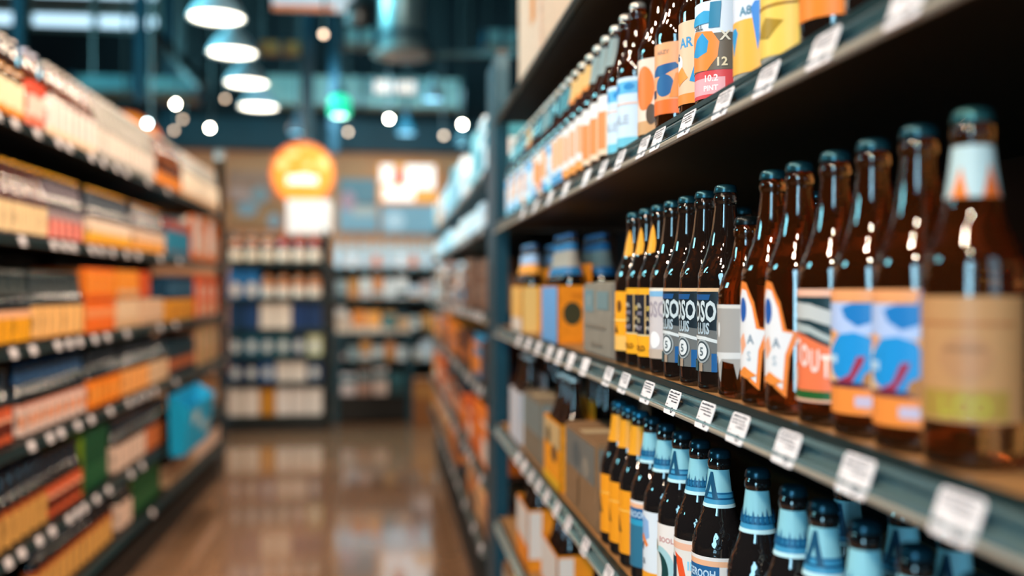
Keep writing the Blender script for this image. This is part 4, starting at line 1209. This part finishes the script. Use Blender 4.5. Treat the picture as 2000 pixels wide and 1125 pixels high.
# ------------------------------------------------------------------ lamps
BULB = mat('lamp_glow_warm', '#fff6e8', 0.4, emit='#fff2dc', es=9.0)
LENSW = mat('lens_glow_warm', '#fff6e8', 0.4, emit='#fff0d6', es=34.0)
LENSC = mat('lens_glow_cool', '#e8ffff', 0.4, emit='#dcfaff', es=30.0)
LENSD = mat('lens_glow_dim', '#ffe0c8', 0.4, emit='#ffd6b4', es=6.0)
BULBW = mat('lamp_glow_dim', '#ffe0c8', 0.4, emit='#ffd9b8', es=1.2)
BULBG = mat('lamp_glow_green', '#d8fff0', 0.4, emit='#b8ffe8', es=7.0)
BULBB = mat('lamp_glow_blue', '#cfefff', 0.4, emit='#8fdcff', es=3.0)
BULBC = mat('lamp_glow_cool', '#e8ffff', 0.4, emit='#dcfaff', es=5.0)
ENAM = mat('grey_blue_enamel', '#a9c9d6', 0.35, metal=0.1)
WHITEIN = mat('white_enamel_inside', '#f4f0e8', 0.5)


def spot(o, power, col, z, size=2.2, rad=0.05, kind='SPOT', name='lamp_light', aim=None):
    d = bpy.data.lights.new(name, kind)
    d.energy, d.color = power, col
    d.shadow_soft_size = rad
    if kind == 'SPOT':
        d.spot_size, d.spot_blend = size, 0.5
    l_ = bpy.data.objects.new(name, d)
    COL.objects.link(l_)
    l_.parent = o
    l_.location = (0, 0, z)
    if aim is not None:
        l_.rotation_euler = (Vector(aim) - (Vector(o.location) + Vector((0, 0, z)))).to_track_quat('-Z', 'Y').to_euler()
    return l_


def pendant(label, p, r, glow=BULB, power=60, col=WARM, shade=ENAM, hh=0.26):
    """dome pendant: p is the middle of its open rim"""
    t = thing('pendant_lamp', label, 'lamp', p, 0, None)
    n = 32
    prof = [(r, 0), (r * 0.99, 0.02), (r * 0.90, hh * 0.22), (r * 0.72, hh * 0.48), (r * 0.50, hh * 0.68), (r * 0.32, hh * 0.80), (r * 0.26, hh * 0.98), (r * 0.24, hh * 1.18), (r * 0.12, hh * 1.26)]
    inn = [(q * 0.96, z + 0.0) for q, z in prof[:-2]]
    vs, fs = [], []
    full = prof[::-1] + [(a, b + (0.004 if k else 0.0)) for k, (a, b) in enumerate(inn)]
    m_ = len(full)
    for i in range(n):
        a = 2 * PI * i / n
        for q, z in full:
            vs.append((q * math.cos(a), q * math.sin(a), z))
    for i in range(n):
        j = (i + 1) % n
        for k in range(m_ - 1):
            fs.append((i * m_ + k, j * m_ + k, j * m_ + k + 1, i * m_ + k + 1))
    mb = MB()
    mb.add(vs, fs, shade, True)
    mb.build('lamp_shade', t)
    mb = MB()
    mb.lathe([(r * 0.90, 0.012), (r * 0.91, 0.022), (r * 0.4, hh * 0.4)], 24, glow)
    mb.build('diffuser', t)
    MB().tube([(0, 0, hh * 1.2), (0, 0, ZC - p[2])], 0.010, 6, STEEL).build('lamp_cord', t)
    if power:
        spot(t, power, col, -0.03, 2.6, 0.10)
    return t


for k, (px, py, d, r) in enumerate(((423, 36, 8.0, 0.225), (454, 105, 9.2, 0.225), (482, 164, 10.3, 0.225), (505, 210, 11.4, 0.225))):
    p = at(px, py, d)
    pendant('grey-blue dome pendant lamp, %s of four from the entrance, glowing white' % ORD[k + 1], p, r, BULB, 70)
p = at(845, 196, 10.0)
pendant('small pale blue pendant lamp above the far racks', p, 0.11, BULBB, 12, DAY, ENAM, 0.2)
p = at(580, 262, 11.0)
pendant('small blue-glowing pendant above the round orange sign', p, 0.10, BULBB, 6, DAY, TEALSTEEL, 0.2)
p = at(793, 262, 11.3)
pendant('small blue-glowing pendant in front of the glowing wall sign', p, 0.12, BULBB, 6, DAY, TEALSTEEL, 0.2)
p = at(903, 285, 10.5)
pendant('small blue pendant over the far end of the racks', p, 0.07, BULBB, 4, DAY, TEALSTEEL, 0.16)
# green glass lantern
p = at(663, 205, 8.6)
t = thing('lantern', 'green-glowing glass lantern hanging over the aisle end', 'lamp', p)
MB().lathe([(0.07, -0.09), (0.092, -0.085), (0.098, 0.02), (0.075, 0.07), (0.03, 0.085)], 20, mat('green_glass_glow', '#10b090', 0.2, emit='#00c896', es=1.6)).build('glass_shade', t)
MB().lathe([(0.05, -0.10), (0.062, -0.099), (0.055, -0.0905)], 16, BULBG).build('bulb', t)
MB().lathe([(0.03, 0.085), (0.045, 0.09), (0.04, 0.16), (0.02, 0.19)], 16, TEALSTEEL).build('socket_cap', t)
MB().tube([(0, 0, 0.18), (0, 0, ZC - p.z)], 0.010, 6, STEEL).build('lamp_cord', t)
mb = MB()
for k in range(16):
    a0, a1 = 2 * PI * k / 16, 2 * PI * (k + 1) / 16
mb.lathe([(0.0995, -0.03), (0.1015, -0.02), (0.0995, -0.01)], 20, TEALSTEEL)
mb.build('band', t)
spot(t, 8, (0.3, 1.0, 0.8), -0.14, 2.8, 0.05)


def track_spot(label, p, r, glow, power=0, col=WARM, aim=None, size=1.9, rad=0.035):
    """round track head: the lens faces the aisle"""
    t = thing('track_spotlight', label, 'spotlight', p, 0, 'track spotlights under the ceiling')
    d = (Vector(aim if aim is not None else (0.2, 0.4, 1.2)) - Vector(p)).normalized()
    q = Vector((0, 0, -1)).rotation_difference(d).to_matrix().to_4x4()

    def turned(mb):
        mb.v = [tuple(q @ Vector(v)) for v in mb.v]
        return mb
    turned(MB().lathe([(r * 0.55, 0.16), (r * 0.9, 0.15), (r * 1.12, 0.02), (r * 1.16, -0.005)], 18, STEEL)).build('housing', t)
    turned(MB().lathe([(r, -0.0055), (r, -0.0085)], 18, glow)).build('lens', t)
    top = q @ Vector((0, 0, 0.15))
    MB().tube([top, (top.x, top.y, ZC - p[2])], 0.012, 6, STEEL).build('stem', t)
    if power:
        l_ = spot(t, power, col, 0, size, rad, aim=aim)
        l_.location = d * 0.03
    return t


# far track heads seen as bright discs
for k, (px, py, d, r, g, nm) in enumerate(((343, 203, 9.6, 0.02, LENSW, 'bright warm'), (288, 241, 8.2, 0.02, LENSC, 'bright cool'), (410, 250, 11.0, 0.02, LENSW, 'bright warm'), (357, 233, 12.0, 0.02, LENSD, 'dim pinkish'), (340, 255, 11.5, 0.02, LENSD, 'dim pale'),
                                           (440, 193, 11.5, 0.02, LENSD, 'dim rosy'), (760, 232, 10.6, 0.02, LENSW, 'bright warm'), (797, 245, 12.0, 0.02, LENSD, 'dim rosy'), (680, 258, 11.2, 0.02, LENSD, 'dim pale'), (867, 265, 11.0, 0.02, LENSD, 'dim rosy'), (903, 243, 10.2, 0.02, LENSW, 'bright warm'),
                                           (632, 67, 7.6, 0.02, LENSD, 'dim amber'))):
    p = at(px, py, d)
    where_ = ['over the opposite rack end, topmost', 'beside the half-hidden orange sign', 'lowest, by the dome pendants', 'just under the topmost one', 'lowest of the dim ones over the opposite rack', 'beside the third dome pendant', 'over the glowing wall sign', 'next to the blue pendant', 'over the aisle end under the lantern',
              'lowest, by the teal post', 'above the rack behind the post', 'high up beside the hanger rods'][k]
    track_spot('%s track spotlight %s' % (nm, where_), p, r, g, (26 if k < 6 else 40) if k in (0, 2, 6, 10) else 0, WARM, (p.x, 0.5, 1.2) if k not in (0, 2, 6, 10) else (p.x + 0.3, 4.0, 1.2))
    if k in (0, 2, 6, 10):
        o_ = COL.objects[-1]
        o_.rotation_euler = (Vector((p.x * 0.8, 13.9, 2.5)) - Vector(p)).to_track_quat('-Z', 'Y').to_euler()
# track heads that light the shelves; those over the close rack added for glints
for k, (x, y, aim, pw) in enumerate(((-1.35, -1.5, (0.37, 0.8, 1.2), 150), (-1.30, -0.5, (0.37, 0.9, 1.2), 110), (-1.25, 0.5, (0.37, 1.3, 1.1), 100), (-1.25, 1.5, (0.37, 2.0, 1.0), 100), (-1.15, 2.6, (0.37, 3.2, 1.0), 100), (-0.95, 4.0, (0.37, 5.0, 1.0), 130), (-0.9, 5.4, (0.37, 6.6, 1.0), 110),
                                     (0.75, -0.4, (-1.1, 2.8, 1.1), 205), (0.75, 1.2, (-1.1, 3.3, 1.0), 170), (0.75, 2.8, (-1.1, 4.2, 0.9), 165), (0.75, 4.4, (-1.1, 5.4, 0.9), 150), (-0.4, 6.4, (-0.9, 8.9, 0.9), 105), (-0.2, 7.6, (-0.1, 9.4, 0.8), 45))):
    track_spot('warm track spotlight placed to light the shelves, %s of thirteen from the entrance' % ORD[k + 1], (x, y, 2.9 if x > 0.5 else 3.25), 0.10, BULB, pw, WARM, aim, 2.3, 0.10)

# ------------------------------------------------------------------ ducts, rods and beams under the ceiling
def hang(name, label, cat, part, mb, rods=(), group=None):
    t = thing(name, label, cat, (0, 0, 0), 0, group)
    mb.build(part, t)
    for a, b in rods:
        MB().tube([a, b], 0.012, 6, STEEL).build('hanger_rod', t)
    return t


def box_duct(label, px0, px1, py0, py1, d, m, thick=0.5, name='air_duct', cat='duct', extra=None):
    a, b = at(px0, py1, d), at(px1, py0, d)
    y = (a.y + b.y) / 2
    mb = MB().box(a.x, b.x, y, y + thick, a.z, b.z, m, 0.01)
    t = hang(name, label, cat, 'duct_body', mb, [((a.x + (b.x - a.x) * q, y + thick / 2, b.z - 0.01), (a.x + (b.x - a.x) * q, y + thick / 2, ZC)) for q in (0.12, 0.88)])
    n = max(2, int((b.x - a.x) / 0.9))
    for k in range(n + 1):
        x = a.x + (b.x - a.x) * k / n
        MB().box(x - 0.02, x + 0.02, y - 0.015, y + thick + 0.015, a.z - 0.015, b.z + 0.015, TEALSTEEL).build('seam_flange', t)
    return t


box_duct('long pale teal air duct crossing behind the lantern', 508, 905, 150, 205, 12.3, TEALPAINT, 0.4)
box_duct('grey teal air duct section above the opposite rack', 145, 372, 148, 178, 10.5, mat('grey_teal_duct', '#4f8b93', 0.5, noise=0.15, scale=4))
box_duct('small pale duct box high beside the round column', 672, 732, 48, 84, 9.5, mat('pale_teal_box', '#7fb4b8', 0.5, noise=0.1, scale=4), 0.3)
box_duct('small pale duct box near the top of the teal post', 948, 1016, 58, 88, 10.5, mat('pale_teal_box', '#7fb4b8', 0.5), 0.3)
box_duct('tan timber beam between the dome pendants and the rods', 502, 596, 80, 104, 10.0, mat('tan_timber', '#a9793f', 0.6, noise=0.2, scale=6, stretch=(1, 8, 8)), 0.15, 'timber_beam', 'beam')
box_duct('pinkish bright timber panel on the long teal duct', 728, 815, 158, 180, 11.6, mat('pinkish_panel', '#d9b3a4', 0.6, noise=0.1, scale=5), 0.1, 'ceiling_panel', 'panel')
box_duct('brown beam above the lowest warm spotlights', 310, 390, 185, 202, 12.3, mat('brown_timber', '#7a4c30', 0.6, noise=0.2, scale=6), 0.15, 'timber_beam', 'beam')
# round duct with flanged outlet
p = at(785, 105, 9.0)
t = thing('round_duct', 'vertical round duct ending in a wide flanged air outlet', 'duct', p)
MB().lathe([(0.19, 0.02), (0.20, 0.03), (0.20, ZC - p.z)], 28, mat('galvanised', '#8fa9ab', 0.35, metal=0.6, noise=0.1, scale=5)).build('duct_pipe', t)
MB().lathe([(0.20, -0.03), (0.27, -0.02), (0.26, 0.0), (0.20, 0.03)], 28, mat('pale_flange', '#a9a7a2', 0.4, metal=0.2)).build('outlet_flange', t)
MB().lathe([(0.203, 0.12), (0.215, 0.13), (0.215, 0.17), (0.203, 0.18)], 28, TEALSTEEL).build('collar', t)
# pipe towards the teal post
a, b = at(852, 107, 9.0), at(1010, 104, 9.0)
hang('water_pipe', 'thin grey-teal pipe running from the round duct towards the post', 'pipe', 'pipe_run', MB().tube([a, b], 0.03, 10, mat('pipe_grey', '#5f8287', 0.5)), [((b.x, b.y, b.z), (b.x, b.y, ZC)), ((a.x + 0.3, a.y - 0.03, a.z), (a.x + 0.3, a.y - 0.03, ZC))])
# vertical rods
for k, (px, d, py, w) in enumerate(((38, 8.5, 125, 0.045), (275, 9.6, 200, 0.05), (600, 9.6, 300, 0.06), (652, 11.0, 300, 0.05), (330, 12.5, 270, 0.03))):
    a = at(px, py, d)
    lab = ['teal hanger post at the frame edge above the opposite rack', 'teal hanger post crossing the grey teal duct', 'thick teal hanger post above the round orange sign', 'teal hanger post behind the green lantern', 'thin teal hanger post behind the warm spotlights'][k]
    hang('hanger_post', lab, 'post', 'post_shaft', MB().box(a.x - w, a.x + w, a.y - w, a.y + w, a.z, ZC, TEALSTEEL, 0.004))
# roof trusses: chords and diagonals
for k, (y, z) in enumerate(((7.3, 4.55), (9.75, 4.55), (11.9, 4.95))):
    mb = MB()
    mb.box(X0 + 0.01, X1 - 0.01, y - 0.06, y + 0.06, z - 0.06, z + 0.06, STEEL)
    t = hang('roof_truss', 'dark steel roof truss under the ceiling, %s from the entrance' % ORD[k + 1], 'truss', 'bottom_chord', mb)
    mb = MB()
    mb.box(X0 + 0.01, X1 - 0.01, y - 0.06, y + 0.06, ZC - 0.13, ZC - 0.01, STEEL)
    mb.build('top_chord', t)
    mb = MB()
    for j in range(9):
        x = X0 + 0.4 + j * 1.15
        mb.tube([(x, y, z), (x + 0.57, y, ZC - 0.07)], 0.035, 6, STEEL)
        mb.tube([(x + 0.57, y, ZC - 0.07), (x + 1.14, y, z)], 0.035, 6, STEEL)
    mb.build('web_lattice', t)
# diagonal brace seen behind the dome pendants
a, b = at(295, 60, 9.9), at(395, 170, 9.9)
hang('roof_brace', 'dark diagonal brace beside the dome pendants', 'brace', 'brace_tube', MB().tube([a, b], 0.07, 8, BLACK), [(a, (a.x, a.y, ZC))])
# hanging sign at the top of the view
a, b = at(532, 20, 7.8), at(692, -70, 7.8)
t = thing('hanging_sign', 'white hanging sign with an orange lower edge, near the ceiling', 'sign', ((a.x + b.x) / 2, a.y, a.z))
w = (b.x - a.x) / 2
MB().box(-w, w, -0.02, 0.02, 0, 0.36, mat('pale_sign_face', '#d4dcea', 0.5), 0.003).build('sign_panel', t)
MB().box(-w, w * 0.5, -0.024, -0.0205, 0, 0.045, mat('orange_edge', '#e07a4a', 0.5)).build('orange_edge', t)
for sx in (-1, 1):
    MB().tube([(sx * w * 0.8, 0.03, 0.30), (sx * w * 0.8, 0.03, ZC - a.z)], 0.008, 6, STEEL).build('hanger_rod', t)
